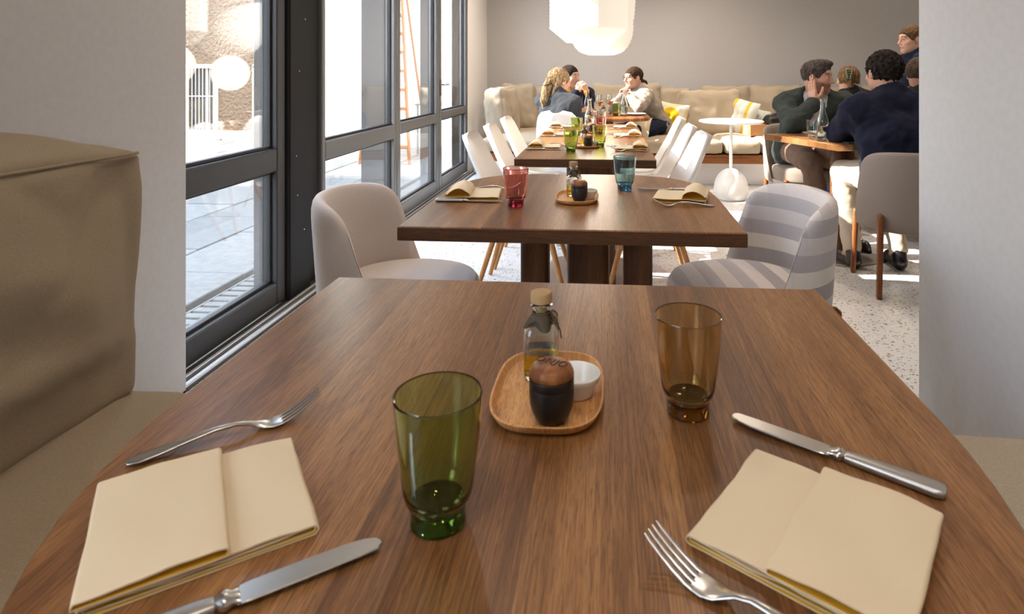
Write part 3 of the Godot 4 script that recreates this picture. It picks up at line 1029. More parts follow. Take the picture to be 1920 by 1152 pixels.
func sofas() -> void:
	# near sofa at the left edge
	var s := thing("corner_sofa", "warm beige upholstered bench seat at left beside the nearest table", "sofa", Vector3(-1.07, 0, -0.3))
	part(s, "plinth", MB.new().box(Vector3(0.02, 0.14, 0), Vector3(0.84, 0.28, 2.04), 0.01), M.white)
	var st := MB.new().soft(Vector3(0.025, 0.35, 0), Vector3(0.87, 0.15, 2.07), 0.04, 26, wrinkle(3, 0.006, 0.05, 0.0, 0.008))
	part(s, "seat_cushion", st, M.linen_warm)
	var bk := MB.new()
	# folds as soft ridges between two points of the front face (z along the wall, y up)
	var folds := [[-0.36, 0.26, -0.2, 0.06, 0.05, -0.022], [-0.2, 0.06, -0.24, -0.02, 0.07, 0.02], [0.38, 0.22, 0.0, 0.1, 0.06, -0.02], [0.0, 0.1, -0.16, 0.07, 0.045, 0.016], [0.4, -0.02, -0.2, -0.04, 0.05, -0.014], [0.4, -0.1, -0.3, -0.12, 0.04, 0.012], [0.4, -0.17, -0.34, -0.18, 0.04, -0.008], [-0.36, 0.2, -0.4, -0.1, 0.03, -0.01], [0.1, 0.26, -0.05, 0.14, 0.03, 0.01], [-0.1, 0.27, -0.2, 0.18, 0.025, -0.007]]
	bk.soft(Vector3(), Vector3(0.33, 0.56, 0.86), 0.03, 56, func(p: Vector3, nd: Vector3, q: Vector3) -> float:
		var f: FastNoiseLite = M.fold_noise
		var g := f.get_noise_3d(p.x * 100.0, p.y * 60.0 + p.z * 25.0, p.z * 60.0)
		var belly := 0.035 * (1.0 - q.z * q.z) * (1.0 - q.y * q.y)
		var sum := 0.0
		for e in folds:
			var a := Vector2(e[0], e[1])
			var ab := Vector2(e[2], e[3]) - a
			var w := Vector2(p.z, p.y) - a
			var t := clampf(w.dot(ab) / ab.length_squared(), 0.0, 1.0)
			var d: float = (w - ab * t).length() / float(e[4])
			sum += e[5] * exp(-d * d)
		if nd.y > 0.5:
			return 0.055 * (1.0 - q.z * q.z * q.z * q.z) * (1.0 - q.x * q.x) + g * 0.006 + sum * 0.4
		return (g * 0.012 + belly + sum) * (1.0 if absf(nd.x) > 0.5 else 0.5))
	var ob := single("back_cushion", bk, M.linen_warm, "large creased beige back cushion with piped top seam at left edge", "cushion", Vector3(-1.232, 0.692, -0.9))
	ob.rotation = Vector3(0, -0.03, -0.03)
	var sm := MB.new()
	var path := []
	for k in 30:
		path.append(Vector3(0.16 + 0.002 * sin(k * 0.9), 0.274, -0.405 + k * 0.82 / 29.0))
	sm.tube(path, 0.0035, 6)
	part(ob, "piping", sm, M.linen_warm)
	var nx := single("back_cushion", MB.new().soft(Vector3(), Vector3(0.33, 0.56, 0.95), 0.04, 20, wrinkle(9, 0.01, 0.05, 0.0, 0.02)), M.linen_warm, "beige back cushion nearer the viewer, outside the picture", "cushion", Vector3(-1.275, 0.712, 0.1), 0.0)
	nx.rotation.z = 0.09
	# near seat at the right edge
	s = thing("corner_sofa", "beige upholstered bench seat at right edge against the pale wall", "sofa", Vector3(0.9, 0, -0.32))
	part(s, "plinth", MB.new().box(Vector3(-0.2, 0.14, 0), Vector3(0.4, 0.28, 1.92), 0.01), M.white)
	part(s, "seat_cushion", MB.new().soft(Vector3(-0.21, 0.35, 0), Vector3(0.49, 0.15, 1.95), 0.045, 22, wrinkle(4, 0.006, 0.05, 0.0, 0.01)), M.linen)
	# long sofa along the far wall
	s = thing("long_sofa", "long beige sofa on a walnut rail along the far wall", "sofa", Vector3(1.4, 0, -7.1))
	part(s, "plinth", MB.new().slab(outline_round(-2.6, 0.64, -0.8, 0.74, 0.1), 0.0, 0.235, 0.006), M.white)
	part(s, "plinth", MB.new().slab(outline_round(1.3, 3.9, -0.8, 0.74, 0.1), 0.0, 0.235, 0.006), M.white)
	part(s, "rail", MB.new().box(Vector3(0.61, 0.28, 0.03), Vector3(6.66, 0.088, 1.72), 0.004), M.walnut_side)
	var xs := [-2.72, -1.55, -0.25, 0.12, 1.05, 2.2, 3.4]
	for k in xs.size() - 1:
		var wd: float = xs[k + 1] - xs[k]
		part(s, "seat_cushion", MB.new().soft(Vector3(xs[k] + wd / 2, 0.395, 0.03), Vector3(wd - 0.006, 0.14, 1.76), 0.045, 18, wrinkle(20 + k, 0.008, 0.05, 0.0, 0.016)), M.linen)
	# back cushions
	var cs := [
		[-1.2, 0.7, -6.93, 0.42, 0.56, 0.24, 1.3, 0.1, "upright beige cushion leaning on the white wall strip, sun on its edge"],
		[-1.12, 0.715, -7.52, 0.4, 0.57, 0.28, 0.3, 0.2, "beige back cushion in the sofa corner behind the blonde woman"],
		[-0.71, 0.7, -7.64, 0.42, 0.53, 0.26, 0.04, 0.2, "beige back cushion left of the dark-haired guest"],
		[-0.34, 0.69, -7.66, 0.34, 0.54, 0.26, -0.03, 0.2, "beige back cushion directly behind the dark-haired guest"],
		[0.22, 0.71, -7.58, 0.8, 0.57, 0.28, 0.0, 0.22, "wide beige back cushion behind the table of wine glasses"],
		[0.81, 0.69, -7.6, 0.4, 0.53, 0.26, 0.02, 0.2, "beige back cushion right behind the woman in glasses"],
		[1.14, 0.68, -7.1, 0.66, 0.52, 0.28, 0.03, 0.26, "large plump beige cushion between two yellow pillows"],
		[1.42, 0.71, -7.6, 0.56, 0.55, 0.24, -0.03, 0.25, "beige back cushion behind the yellow striped pillow"],
		[1.99, 0.7, -7.52, 0.56, 0.57, 0.24, -0.1, 0.28, "beige back cushion behind the black handbag"],
		[2.64, 0.7, -7.58, 0.7, 0.56, 0.26, 0.0, 0.24, "beige back cushion behind the bearded man"],
		[3.4, 0.7, -7.58, 0.76, 0.56, 0.26, 0.0, 0.24, "beige back cushion behind the waitress, hidden"]]
	for k in cs.size():
		var c = cs[k]
		var ob2 := single("back_cushion", MB.new().soft(Vector3(), Vector3(c[3], c[4], c[5]), 0.05, 20, wrinkle(50 + k, 0.026, 0.045, 0.035, 0.03)), M.linen, c[8], "cushion", Vector3(c[0], c[1], c[2]), 0.0, "beige back cushions on the long sofa")
		ob2.rotation = Vector3(-c[7], c[6], 0)
	# small pillows
	M.yellow = cloth(rgb8(216, 178, 34), 0.3, 9.0)
	M.pale_cloth = cloth(rgb8(206, 208, 196), 0.3, 9.0)
	var pl := single("scatter_pillow", pillow(MB.new(), 0.36, 0.36, 0.13, 4), M.pillow_round, "pillow with a mustard disc on pale ground beside woman in glasses", "pillow", Vector3(0.72, 0.625, -6.98))
	pl.rotation = Vector3(-0.2, -0.5, -0.12)
	pl = single("scatter_pillow", pillow(MB.new(), 0.4, 0.42, 0.13, 5), M.pillow_stripe, "pale pillow with yellow stripes leaning beside the large plump cushion", "pillow", Vector3(1.46, 0.645, -6.95))
	pl.rotation = Vector3(-0.18, -0.75, -0.22)
	pl = single("scatter_pillow", pillow(MB.new(), 0.3, 0.3, 0.1, 6), M.pale_cloth, "small plain pale pillow behind the brown box", "pillow", Vector3(1.62, 0.6, -6.93))
	pl.rotation = Vector3(-0.2, -0.6, -0.2)
	single("box", MB.new().box(Vector3(), Vector3(0.2, 0.12, 0.12), 0.004), flat(rgb8(176, 128, 84), 0.8), "small plain brown box on the sofa beside the black handbag", "box", Vector3(1.6, 0.53, -6.72), 0.1)
	var bag := thing("handbag", "black leather handbag slumped on the sofa behind the bearded man", "bag", Vector3(1.86, 0.468, -6.75), 0.2)
	part(bag, "body", MB.new().soft(Vector3(0, 0.1, 0), Vector3(0.36, 0.21, 0.18), 0.06, 14, wrinkle(71, 0.03, 0.06)), M.black)
	part(bag, "flap", MB.new().soft(Vector3(-0.05, 0.17, 0.02), Vector3(0.26, 0.1, 0.18), 0.045, 10, wrinkle(72, 0.03, 0.06)), M.black)
	var hp := []
	for k in 13:
		var a := PI * k / 12.0
		hp.append(Vector3(0.1 * cos(a), 0.19 + 0.08 * sin(a), 0.03))
	part(bag, "handle", MB.new().tube(hp, 0.008), M.black)
	# white side table on a round stone foot
	var st2 := thing("side_table", "round white side table with slim stem and half-ball foot", "table", Vector3(1.11, 0, -5.65))
	part(st2, "tabletop", MB.new().lathe([Vector2(0, 0.69), Vector2(0.26, 0.69), Vector2(0.285, 0.7), Vector2(0.285, 0.708), Vector2(0.28, 0.712), Vector2(0, 0.712)], 56), M.white)
	part(st2, "stem", MB.new().lathe([Vector2(0.014, 0.27), Vector2(0.014, 0.69)], 20), M.white)
	var dome := []
	for k in 15:
		var a := lerpf(-0.62, PI / 2, k / 14.0)
		dome.append(Vector2(0.152 * cos(a), 0.09 + 0.19 * sin(a) if a > 0 else 0.09 + 0.15 * sin(a)))
	dome.push_front(Vector2(0, dome[0].y))
	part(st2, "foot", MB.new().lathe(dome, 40), M.white)

func outline_round(x0: float, x1: float, z0: float, z1: float, r: float) -> PackedVector2Array:
	var o := PackedVector2Array()
	for q in [[x1 - r, z1 - r, 0.0], [x0 + r, z1 - r, PI / 2], [x0 + r, z0 + r, PI], [x1 - r, z0 + r, PI * 1.5]]:
		for k in 7:
			var a: float = q[2] + PI / 2 * k / 6.0
			o.append(Vector2(q[0] + r * cos(a), q[1] + r * sin(a)))
	return o

func lanterns() -> void:
	var paper := flat(rgb8(250, 248, 242), 0.9)
	paper.backlight_enabled = true
	paper.backlight = Color(0.5, 0.48, 0.44)
	paper.emission_enabled = true
	paper.emission = Color(1.0, 0.97, 0.93)
	paper.emission_energy_multiplier = LAMP_GLOW
	var a := thing("paper_lantern", "square white ribbed paper lantern with sloping lower edge, nearer of two", "lamp", Vector3(-0.128, 0, -4.2))
	var rows := []
	for k in 61:
		var y := 1.437 + k * 0.0125
		var r := 0.27 + 0.005 * (k % 2)
		rows.append([y, r])
	var low := []
	for k in 9:
		low.append([1.347 + k * 0.0112, lerpf(0.16, 0.27, k / 8.0) + 0.003 * (k % 2)])
	var mb := MB.new()
	for f in 4:
		for set_ in [low, rows]:
			var g := []
			for q in set_:
				var row := PackedVector3Array()
				for j in 9:
					var t := j / 8.0
					var p0: Vector2 = Vector2.from_angle(-(f * PI / 2 + 0.245 + PI / 2)) * q[1]
					var p1: Vector2 = Vector2.from_angle(-((f + 1) * PI / 2 + 0.245 + PI / 2)) * q[1]
					var p: Vector2 = p0.lerp(p1, t) * (1.0 + 0.16 * (1.0 - pow(2.0 * t - 1.0, 2.0)))
					row.append(Vector3(p.x, q[0], p.y))
				g.append(row)
			mb.grid(g)
	part(a, "shade", mb, paper)
	var ring := MB.new()
	for y in [1.347, 1.437]:
		var pth := []
		for f in 5:
			var p := Vector2.from_angle(-(f * PI / 2 + 0.245 + PI / 2)) * (0.16 if y < 1.4 else 0.272)
			pth.append(Vector3(p.x, y, p.y))
		ring.tube(pth, 0.002, 5)
	part(a, "wire", ring, M.white)
	part(a, "cord", MB.new().tube([Vector3(0, 2.1, 0), Vector3(0, 3.0, 0)], 0.004), M.white)
	var b := thing("paper_lantern", "rounder white ribbed paper lantern partly behind the square one", "lamp", Vector3(-0.055, 0, -5.0))
	var prof := []
	for k in 49:
		var u := k / 48.0
		var y := 1.285 + 0.8 * u
		var r := 0.29 * pow(sin(lerpf(0.3, PI - 0.3, pow(u, 0.8))), 0.5) - 0.004 * absf(sin(k * PI / 2.0))
		if u < 0.28: r = lerpf(0.1, 0.262, sqrt(1.0 - pow(1.0 - u / 0.28, 2.0))) - 0.004 * (k % 2)
		elif u < 0.36: r = 0.262 - 0.005 * (k % 2)
		else: r = 0.268 + 0.012 * sin((u - 0.36) * 6.0) - 0.005 * (k % 2)
		prof.append(Vector2(r, y))
	var lm := MB.new()
	var lr := []
	for q in prof:
		var row := PackedVector3Array()
		for j in 40:
			var an := -TAU * j / 40
			row.append(Vector3(q.x * cos(an), q.y, q.x * sin(an)))
		lr.append(row)
	lm.grid(lr, true)
	var paper2 := paper.duplicate()
	paper2.emission_energy_multiplier = LAMP_GLOW * 0.5
	part(b, "shade", lm, paper2)
	part(b, "cord", MB.new().tube([Vector3(0, 2.1, 0), Vector3(0, 3.0, 0)], 0.004), M.white)
	for q in [Vector3(-0.128, 1.2, -4.2), Vector3(-0.055, 1.14, -5.0)]:
		var l := OmniLight3D.new()
		l.name = "lantern_light"
		l.light_color = Color(1.0, 0.94, 0.86)
		l.light_energy = LAMP_LIGHT
		l.light_size = 0.15
		l.omni_range = 12.0
		l.omni_attenuation = 2.0
		l.shadow_enabled = true
		add_child(l, true)
		l.position = q

# ---------------------------------------------------------------- tableware
func tumbler(kind: String, label: String, at: Vector3, group := "") -> Node3D:
	var t := thing("tumbler", label, "glass", at, 0.0, group)
	part(t, "wall", MB.new().lathe([Vector2(0.0235, 0.0195), Vector2(0.0262, 0.0195), Vector2(0.0292, 0.0245), Vector2(0.0312, 0.032), Vector2(0.0342, 0.055), Vector2(0.037, 0.08), Vector2(0.0393, 0.1125), Vector2(0.0395, 0.1142), Vector2(0.0388, 0.1152), Vector2(0.0378, 0.1146), Vector2(0.0375, 0.113), Vector2(0.0352, 0.08), Vector2(0.0324, 0.055), Vector2(0.0294, 0.034), Vector2(0.0268, 0.0275), Vector2(0.0235, 0.0225), Vector2(0.0235, 0.0195)], 48), M[kind + "_glass"])
	part(t, "base", MB.new().lathe([Vector2(0, 0.0005), Vector2(0.0225, 0.0005), Vector2(0.0245, 0.0025), Vector2(0.0242, 0.013), Vector2(0.0258, 0.0185), Vector2(0.0255, 0.0192), Vector2(0.0233, 0.0195), Vector2(0.0232, 0.0222), Vector2(0.021, 0.0208), Vector2(0.0125, 0.019), Vector2(0, 0.0185)], 48), M[kind + "_base"])
	return t

func fork(label: String, at: Vector3, turn: float) -> Node3D:
	var t := thing("fork", label, "fork", at, turn)
	var path := []
	var a := []
	var b := []
	for q in [[0.0, 0.0035, 0.002, 0.0012], [0.002, 0.0036, 0.006, 0.0016], [0.012, 0.0042, 0.0098, 0.0022], [0.03, 0.0062, 0.0088, 0.0024], [0.055, 0.0098, 0.0062, 0.0024], [0.08, 0.0128, 0.004, 0.0024], [0.1, 0.0125, 0.0031, 0.0024], [0.112, 0.0095, 0.0034, 0.0023], [0.12, 0.0065, 0.0062, 0.002], [0.127, 0.0043, 0.0098, 0.0016], [0.136, 0.0032, 0.0118, 0.0013], [0.146, 0.0042, 0.0118, 0.0012]]:
		path.append(Vector3(q[0], q[1], 0))
		a.append(q[2])
		b.append(q[3])
	part(t, "handle", MB.new().sweep(path, a, b, Vector3.UP, 12), M.steel)
	for k in 4:
		var z := (k - 1.5) * 0.0064
		var tp := []
		for q in [[0.143, 0.0038], [0.15, 0.0055], [0.16, 0.0098], [0.171, 0.0155], [0.182, 0.0222], [0.187, 0.0256]]:
			tp.append(Vector3(q[0], q[1], z * (1.0 - 0.06 * (q[0] - 0.143) / 0.044)))
		part(t, "tine", MB.new().sweep(tp, [0.0021, 0.0021, 0.002, 0.0018, 0.0014, 0.0006], [0.0012, 0.0012, 0.0011, 0.001, 0.0009, 0.0005], Vector3.UP, 8), M.steel)
	return t

func knife(label: String, at: Vector3, turn: float) -> Node3D:
	var t := thing("knife", label, "knife", at, turn)
	part(t, "handle", MB.new().sweep([Vector3(0, 0.0055, 0), Vector3(0.002, 0.0055, 0), Vector3(0.008, 0.0055, 0), Vector3(0.04, 0.0058, 0), Vector3(0.08, 0.0058, 0), Vector3(0.088, 0.0058, 0)], [0.004, 0.0082, 0.0098, 0.0094, 0.0078, 0.0068], [0.003, 0.0046, 0.0054, 0.0054, 0.005, 0.0042], Vector3.UP, 16, 2.6), M.steel_matt)
	part(t, "bolster", MB.new().sweep([Vector3(0.086, 0.0058, 0), Vector3(0.09, 0.0058, 0), Vector3(0.0925, 0.0058, 0), Vector3(0.096, 0.0058, 0), Vector3(0.1, 0.0058, 0), Vector3(0.105, 0.0058, 0)], [0.0052, 0.0052, 0.0082, 0.0086, 0.0062, 0.0092], [0.004, 0.004, 0.006, 0.006, 0.004, 0.0026], Vector3.UP, 16), M.steel)
	var o := PackedVector2Array()
	for q in [[0.103, -0.0095], [0.112, -0.0108], [0.15, -0.0112], [0.185, -0.0106], [0.2, -0.0085], [0.208, -0.005], [0.211, 0.0], [0.2105, 0.0045], [0.206, 0.0078], [0.19, 0.0088], [0.15, 0.0094], [0.112, 0.0096], [0.103, 0.0086]]:
		o.append(Vector2(q[0], q[1]))
	part(t, "blade", MB.new().slab(o, 0.0042, 0.0064, 0.0009), M.steel)
	return t

# one flattened loop of cloth, open at both ends, cream outside and yellow inside
func cloth_loop(owner_: Node3D, called: String, x0: float, x1: float, y0: float, y1: float, w: float, puff: float, seed_: int) -> void:
	var f := noise(seed_, 0.05, 2)
	var pts := PackedVector2Array()
	var r := (y1 - y0) / 2.0
	var n := 12
	for k in n + 1:
		pts.append(Vector2(lerpf(x0 + r, x1 - r, float(k) / n), y0))
	for k in range(1, 6):
		var a := -PI / 2 + PI * k / 6.0
		pts.append(Vector2(x1 - r + r * cos(a), y0 + r + r * sin(a)))
	for k in n + 1:
		var u := float(k) / n
		pts.append(Vector2(lerpf(x1 - r, x0 + r, u), y1 + puff * pow(sin(PI * clampf(u * 0.96 + 0.06, 0, 1)), 0.8)))
	for k in range(1, 6):
		var a := PI / 2 + PI * k / 6.0
		pts.append(Vector2(x0 + r + r * (1.0 + puff * 12.0) * cos(a), y0 + r + r * sin(a) + puff * 0.25 * (1.0 - k / 6.0)))
	var skins := [[], []]
	var cols := 13
	for i in pts.size():
		var d := (pts[(i + 1) % pts.size()] - pts[(i - 1 + pts.size()) % pts.size()]).normalized()
		var nrm := Vector2(d.y, -d.x)
		for s in 2:
			var row := PackedVector3Array()
			for j in cols:
				var zz := -w / 2 + w * j / (cols - 1)
				var wv := f.get_noise_2d(pts[i].x * 260.0, zz * 200.0 + pts[i].y * 900.0) * 0.0024 * (1.0 if pts[i].y > y0 + 0.001 else 0.0)
				var off := 0.0007 if s == 0 else -0.0006
				row.append(Vector3(pts[i].x + nrm.x * off + wv * 0.6, maxf(pts[i].y + nrm.y * off + wv, 0.0006), zz + f.get_noise_2d(pts[i].x * 150.0, 9.0) * 0.0012))
			skins[s].append(row)
	var o := MB.new().grid(skins[0], false, true, true)
	for j in [0, cols - 1]:
		for i in pts.size():
			var i2 := (i + 1) % pts.size()
			o.poly([skins[0][i][j], skins[0][i2][j], skins[1][i2][j], skins[1][i][j]], Vector3((x0 + x1) / 2, (y0 + y1) / 2, 0))
	part(owner_, called, o, M.napkin)
	part(owner_, "lining", MB.new().grid(skins[1], false, true, false), M.lining)

func napkin_flat(label: String, at: Vector3, turn: float, seed_: int) -> void:
	var t := thing("napkin", label, "napkin", at, turn, "napkins on the nearest table")
	cloth_loop(t, "fold", -0.083, 0.083, 0.0012, 0.0085, 0.152, 0.0008, seed_)
	cloth_loop(t, "inner_fold", -0.079, 0.0805, 0.0034, 0.0064, 0.149, 0.0004, seed_ + 5)
	cloth_loop(t, "flap", -0.085, 0.015, 0.0108, 0.016, 0.155, 0.0014, seed_ + 1)

func napkin_roll(label: String, at: Vector3, turn: float, seed_: int) -> Node3D:
	var t := thing("napkin", label, "napkin", at, turn, "rolled napkins")
	cloth_loop(t, "fold", -0.075, 0.085, 0.0012, 0.0105, 0.15, 0.001, seed_)
	cloth_loop(t, "roll", -0.08, -0.005, 0.013, 0.021, 0.152, 0.018, seed_ + 1)
	return t

func ring_stack(levels: Array, cnt: int) -> Array:
	# levels: half width x, half width z, exponent, height
	var rows := []
	for l in levels:
		var row := PackedVector3Array()
		for q in superellipse(l[0], l[1], l[2], cnt):
			row.append(Vector3(q.x, l[3], q.y))
		rows.append(row)
	return rows

func tray(label: String, at: Vector3, turn := 0.0) -> Node3D:
	var lv := [[0.001, 0.001, 3.0, 0.0], [0.056, 0.08, 3.2, 0.0], [0.0635, 0.0885, 3.2, 0.004], [0.068, 0.0935, 3.2, 0.0125], [0.0676, 0.0931, 3.2, 0.0138], [0.0655, 0.091, 3.2, 0.0138], [0.0645, 0.09, 3.2, 0.0125], [0.061, 0.0865, 3.2, 0.007], [0.057, 0.082, 3.2, 0.0052], [0.001, 0.001, 3.0, 0.005]]
	return single("tray", MB.new().grid(ring_stack(lv, 72), true, false, true), M.tray, label, "tray", at, turn, "wooden trays")

func oil_bottle(label: String, at: Vector3, turn: float) -> Node3D:
	var t := thing("oil_bottle", label, "bottle", at, turn)
	var lv := [[0.001, 0.001, 2.0, 0.0], [0.02, 0.02, 4.5, 0.0], [0.0225, 0.0225, 5.0, 0.003], [0.0228, 0.0228, 5.0, 0.01], [0.0228, 0.0228, 5.0, 0.056], [0.022, 0.022, 4.5, 0.062], [0.0185, 0.0185, 3.4, 0.069], [0.0135, 0.0135, 2.4, 0.074], [0.0102, 0.0102, 2.0, 0.078], [0.0098, 0.0098, 2.0, 0.084], [0.0098, 0.0098, 2.0, 0.0885], [0.0135, 0.0135, 2.0, 0.0895], [0.0145, 0.0145, 2.0, 0.0915], [0.0135, 0.0135, 2.0, 0.0935], [0.0098, 0.0098, 2.0, 0.094], [0.0082, 0.0082, 2.0, 0.0932], [0.0082, 0.0082, 2.0, 0.084], [0.0086, 0.0086, 2.0, 0.0775], [0.012, 0.012, 2.4, 0.0725], [0.0168, 0.0168, 3.4, 0.0675], [0.0203, 0.0203, 4.5, 0.061], [0.021, 0.021, 5.0, 0.055], [0.021, 0.021, 5.0, 0.0355]]
	var low := [[0.021, 0.021, 5.0, 0.0335], [0.021, 0.021, 5.0, 0.012], [0.0195, 0.0195, 4.5, 0.0075], [0.001, 0.001, 2.0, 0.007]]
	part(t, "glass_body", MB.new().grid(ring_stack(lv + low, 56), true, false, true), M.clear_glass)
	part(t, "oil", MB.new().grid(ring_stack([[0.001, 0.001, 2.0, 0.0072], [0.0197, 0.0197, 4.5, 0.0073], [0.0213, 0.0213, 5.0, 0.0122], [0.0213, 0.0213, 5.0, 0.0342], [0.0195, 0.0195, 5.0, 0.0344], [0.001, 0.001, 2.0, 0.0344]], 56), true, false, true), M.oil)
	part(t, "stopper", MB.new().lathe([Vector2(0, 0.082), Vector2(0.0075, 0.082), Vector2(0.0078, 0.0945), Vector2(0.0132, 0.0955), Vector2(0.0142, 0.097), Vector2(0.0142, 0.107), Vector2(0.0128, 0.1088), Vector2(0, 0.109)], 28), M.cork)
	# cloth tag with four points draped over the shoulder
	var tg := MB.new()
	for s in [0.0, -0.0008]:
		var rows := []
		for i in 6:
			var u := i / 5.0
			var row := PackedVector3Array()
			for j in 48:
				var a := TAU * j / 48
				var pt := pow(absf(cos(2.0 * a + 0.5)), 2.0)
				var rad := lerpf(0.0108, 0.0155 + 0.0085 * pt, u)
				row.append(Vector3(rad * cos(a), 0.0815 - 0.003 * u - 0.0115 * pow(u, 1.5) * (0.85 + 0.35 * pt) + s, rad * sin(a)))
			rows.append(row)
		tg.grid(rows, true, false, s < 0.0)
	part(t, "tag", tg, M.tag)
	var tw := MB.new()
	var ring := []
	for j in 21:
		var a := TAU * j / 20
		ring.append(Vector3(0.0112 * cos(a), 0.0825, 0.0112 * sin(a)))
	tw.tube(ring, 0.0011, 6)
	for s in [[0.006, 0.004], [0.0065, -0.004]]:
		var bow := []
		for j in 15:
			var a := TAU * j / 14
			bow.append(Vector3(0.0125 + s[0] * (1.0 - cos(a)) * 0.7, 0.0835 + 0.004 * sin(a) - 0.004 * (1.0 - cos(a)), 0.004 + s[1] * (1.0 - cos(a))))
		tw.tube(bow, 0.0009, 6)
	tw.tube([Vector3(0.0125, 0.083, 0.004), Vector3(0.019, 0.074, 0.006), Vector3(0.0245, 0.06, 0.006), Vector3(0.026, 0.05, 0.007)], 0.0009, 6)
	tw.tube([Vector3(0.0125, 0.083, 0.004), Vector3(0.017, 0.073, 0.012), Vector3(0.0225, 0.064, 0.014)], 0.0009, 6)
	part(t, "twine", tw, M.twine)
	return t

func salt_jar(label: String, at: Vector3, turn: float, lettered: bool) -> Node3D:
	var t := thing("salt_jar", label, "jar", at, turn)
	part(t, "body", MB.new().lathe([Vector2(0, 0), Vector2(0.0135, 0), Vector2(0.0165, 0.0015), Vector2(0.0215, 0.01), Vector2(0.0245, 0.019), Vector2(0.0255, 0.03), Vector2(0.0255, 0.0385), Vector2(0.0246, 0.0395), Vector2(0.0246, 0.0412), Vector2(0.0255, 0.0422), Vector2(0.0255, 0.049), Vector2(0.0248, 0.05), Vector2(0, 0.05)], 40), M.black)
	var lid := part(t, "lid", MB.new().lathe([Vector2(0, 0.0505), Vector2(0.0246, 0.0505), Vector2(0.0257, 0.0525), Vector2(0.0253, 0.056), Vector2(0.0232, 0.0605), Vector2(0.0195, 0.0636), Vector2(0.014, 0.0654), Vector2(0.008, 0.0659), Vector2(0, 0.066)], 40), M.oak_dark)
	if lettered:
		var tm := TextMesh.new()
		tm.text = "ONJO"
		var sf := SystemFont.new()
		sf.font_names = PackedStringArray(["Droid Sans"])
		tm.font = sf
		tm.font_size = 40
		tm.pixel_size = 0.0004
		tm.depth = 0.0006
		var l := part_mesh(lid, "lettering", tm, flat(rgb8(48, 26, 14), 0.7))
		l.position = Vector3(0.0, 0.0661, -0.001)
		l.rotation = Vector3(-PI / 2, 0, 0)
		l.rotation_order = EULER_ORDER_YXZ
	return t

func ramekin(label: String, at: Vector3) -> Node3D:
	return single("ramekin", MB.new().lathe([Vector2(0, 0), Vector2(0.0185, 0), Vector2(0.0205, 0.0015), Vector2(0.0252, 0.0165), Vector2(0.0285, 0.0185), Vector2(0.0302, 0.0245), Vector2(0.0298, 0.0262), Vector2(0.028, 0.0268), Vector2(0.0268, 0.0255), Vector2(0.0242, 0.016), Vector2(0.0195, 0.006), Vector2(0.016, 0.0045), Vector2(0, 0.0042)], 44), M.ceramic, label, "bowl", at, 0.0, "white dishes on the trays")

func stem_glass(label: String, at: Vector3) -> Node3D:
	var t := thing("wine_glass", label, "wine glass", at, 0.0, "wine glasses")
	part(t, "glass_body", MB.new().lathe([Vector2(0, 0), Vector2(0.031, 0.0), Vector2(0.032, 0.002), Vector2(0.012, 0.005), Vector2(0.0045, 0.011), Vector2(0.0038, 0.03), Vector2(0.0038, 0.075), Vector2(0.007, 0.083), Vector2(0.022, 0.096), Vector2(0.033, 0.116), Vector2(0.0355, 0.135), Vector2(0.033, 0.16), Vector2(0.0275, 0.192), Vector2(0.0268, 0.1926), Vector2(0.026, 0.192), Vector2(0.0318, 0.16), Vector2(0.0342, 0.135), Vector2(0.0318, 0.117), Vector2(0.021, 0.0985), Vector2(0.008, 0.0885), Vector2(0, 0.0875)], 32), M.clear_glass)
	part(t, "wine", MB.new().lathe([Vector2(0, 0.0878), Vector2(0.0078, 0.0888), Vector2(0.0208, 0.0988), Vector2(0.0315, 0.1172), Vector2(0.0332, 0.124), Vector2(0.032, 0.1242), Vector2(0, 0.1242)], 32), M.rose)
	return t

func water_bottle(label: String, at: Vector3, h: float) -> Node3D:
	var t := thing("water_bottle", label, "bottle", at)
	var k := h / 0.26
	part(t, "glass_body", MB.new().lathe([Vector2(0, 0), Vector2(0.031, 0), Vector2(0.034, 0.003), Vector2(0.0345, 0.02), Vector2(0.0345, 0.115 * k), Vector2(0.031, 0.135 * k), Vector2(0.021, 0.17 * k), Vector2(0.0145, 0.2 * k), Vector2(0.0135, 0.245 * k), Vector2(0.016, 0.248 * k), Vector2(0.016, h), Vector2(0.0125, h), Vector2(0.0115, 0.245 * k), Vector2(0.0125, 0.2 * k), Vector2(0.019, 0.17 * k), Vector2(0.029, 0.135 * k), Vector2(0.0322, 0.115 * k), Vector2(0.0322, 0.02), Vector2(0.03, 0.008), Vector2(0, 0.007)], 36), M.clear_glass)
	part(t, "water", MB.new().lathe([Vector2(0, 0.0074), Vector2(0.0296, 0.0084), Vector2(0.0319, 0.02), Vector2(0.0319, 0.09 * k), Vector2(0.031, 0.0905 * k), Vector2(0, 0.0905 * k)], 36), M.water)
	return t

func tray_set(x: float, z: float, where: String, lettered := false, turn := 0.0) -> void:
	var y := 0.74
	tray("oval oak tray on " + where, Vector3(x, y, z), turn)
	var b := Basis(Vector3.UP, turn)
	y = 0.7452
	oil_bottle("square corked bottle of olive oil with dark tag on " + where, Vector3(x, y, z) + b * Vector3(-0.014, 0, -0.041), 0.12 + turn)
	salt_jar("black jar with dark wooden lid on " + where, Vector3(x, y, z) + b * Vector3(0.009, 0, 0.062 if lettered else 0.05), -0.42 + turn, lettered)
	ramekin("small white ramekin on " + where, Vector3(x, y, z) + b * Vector3(0.034, 0, 0.002))

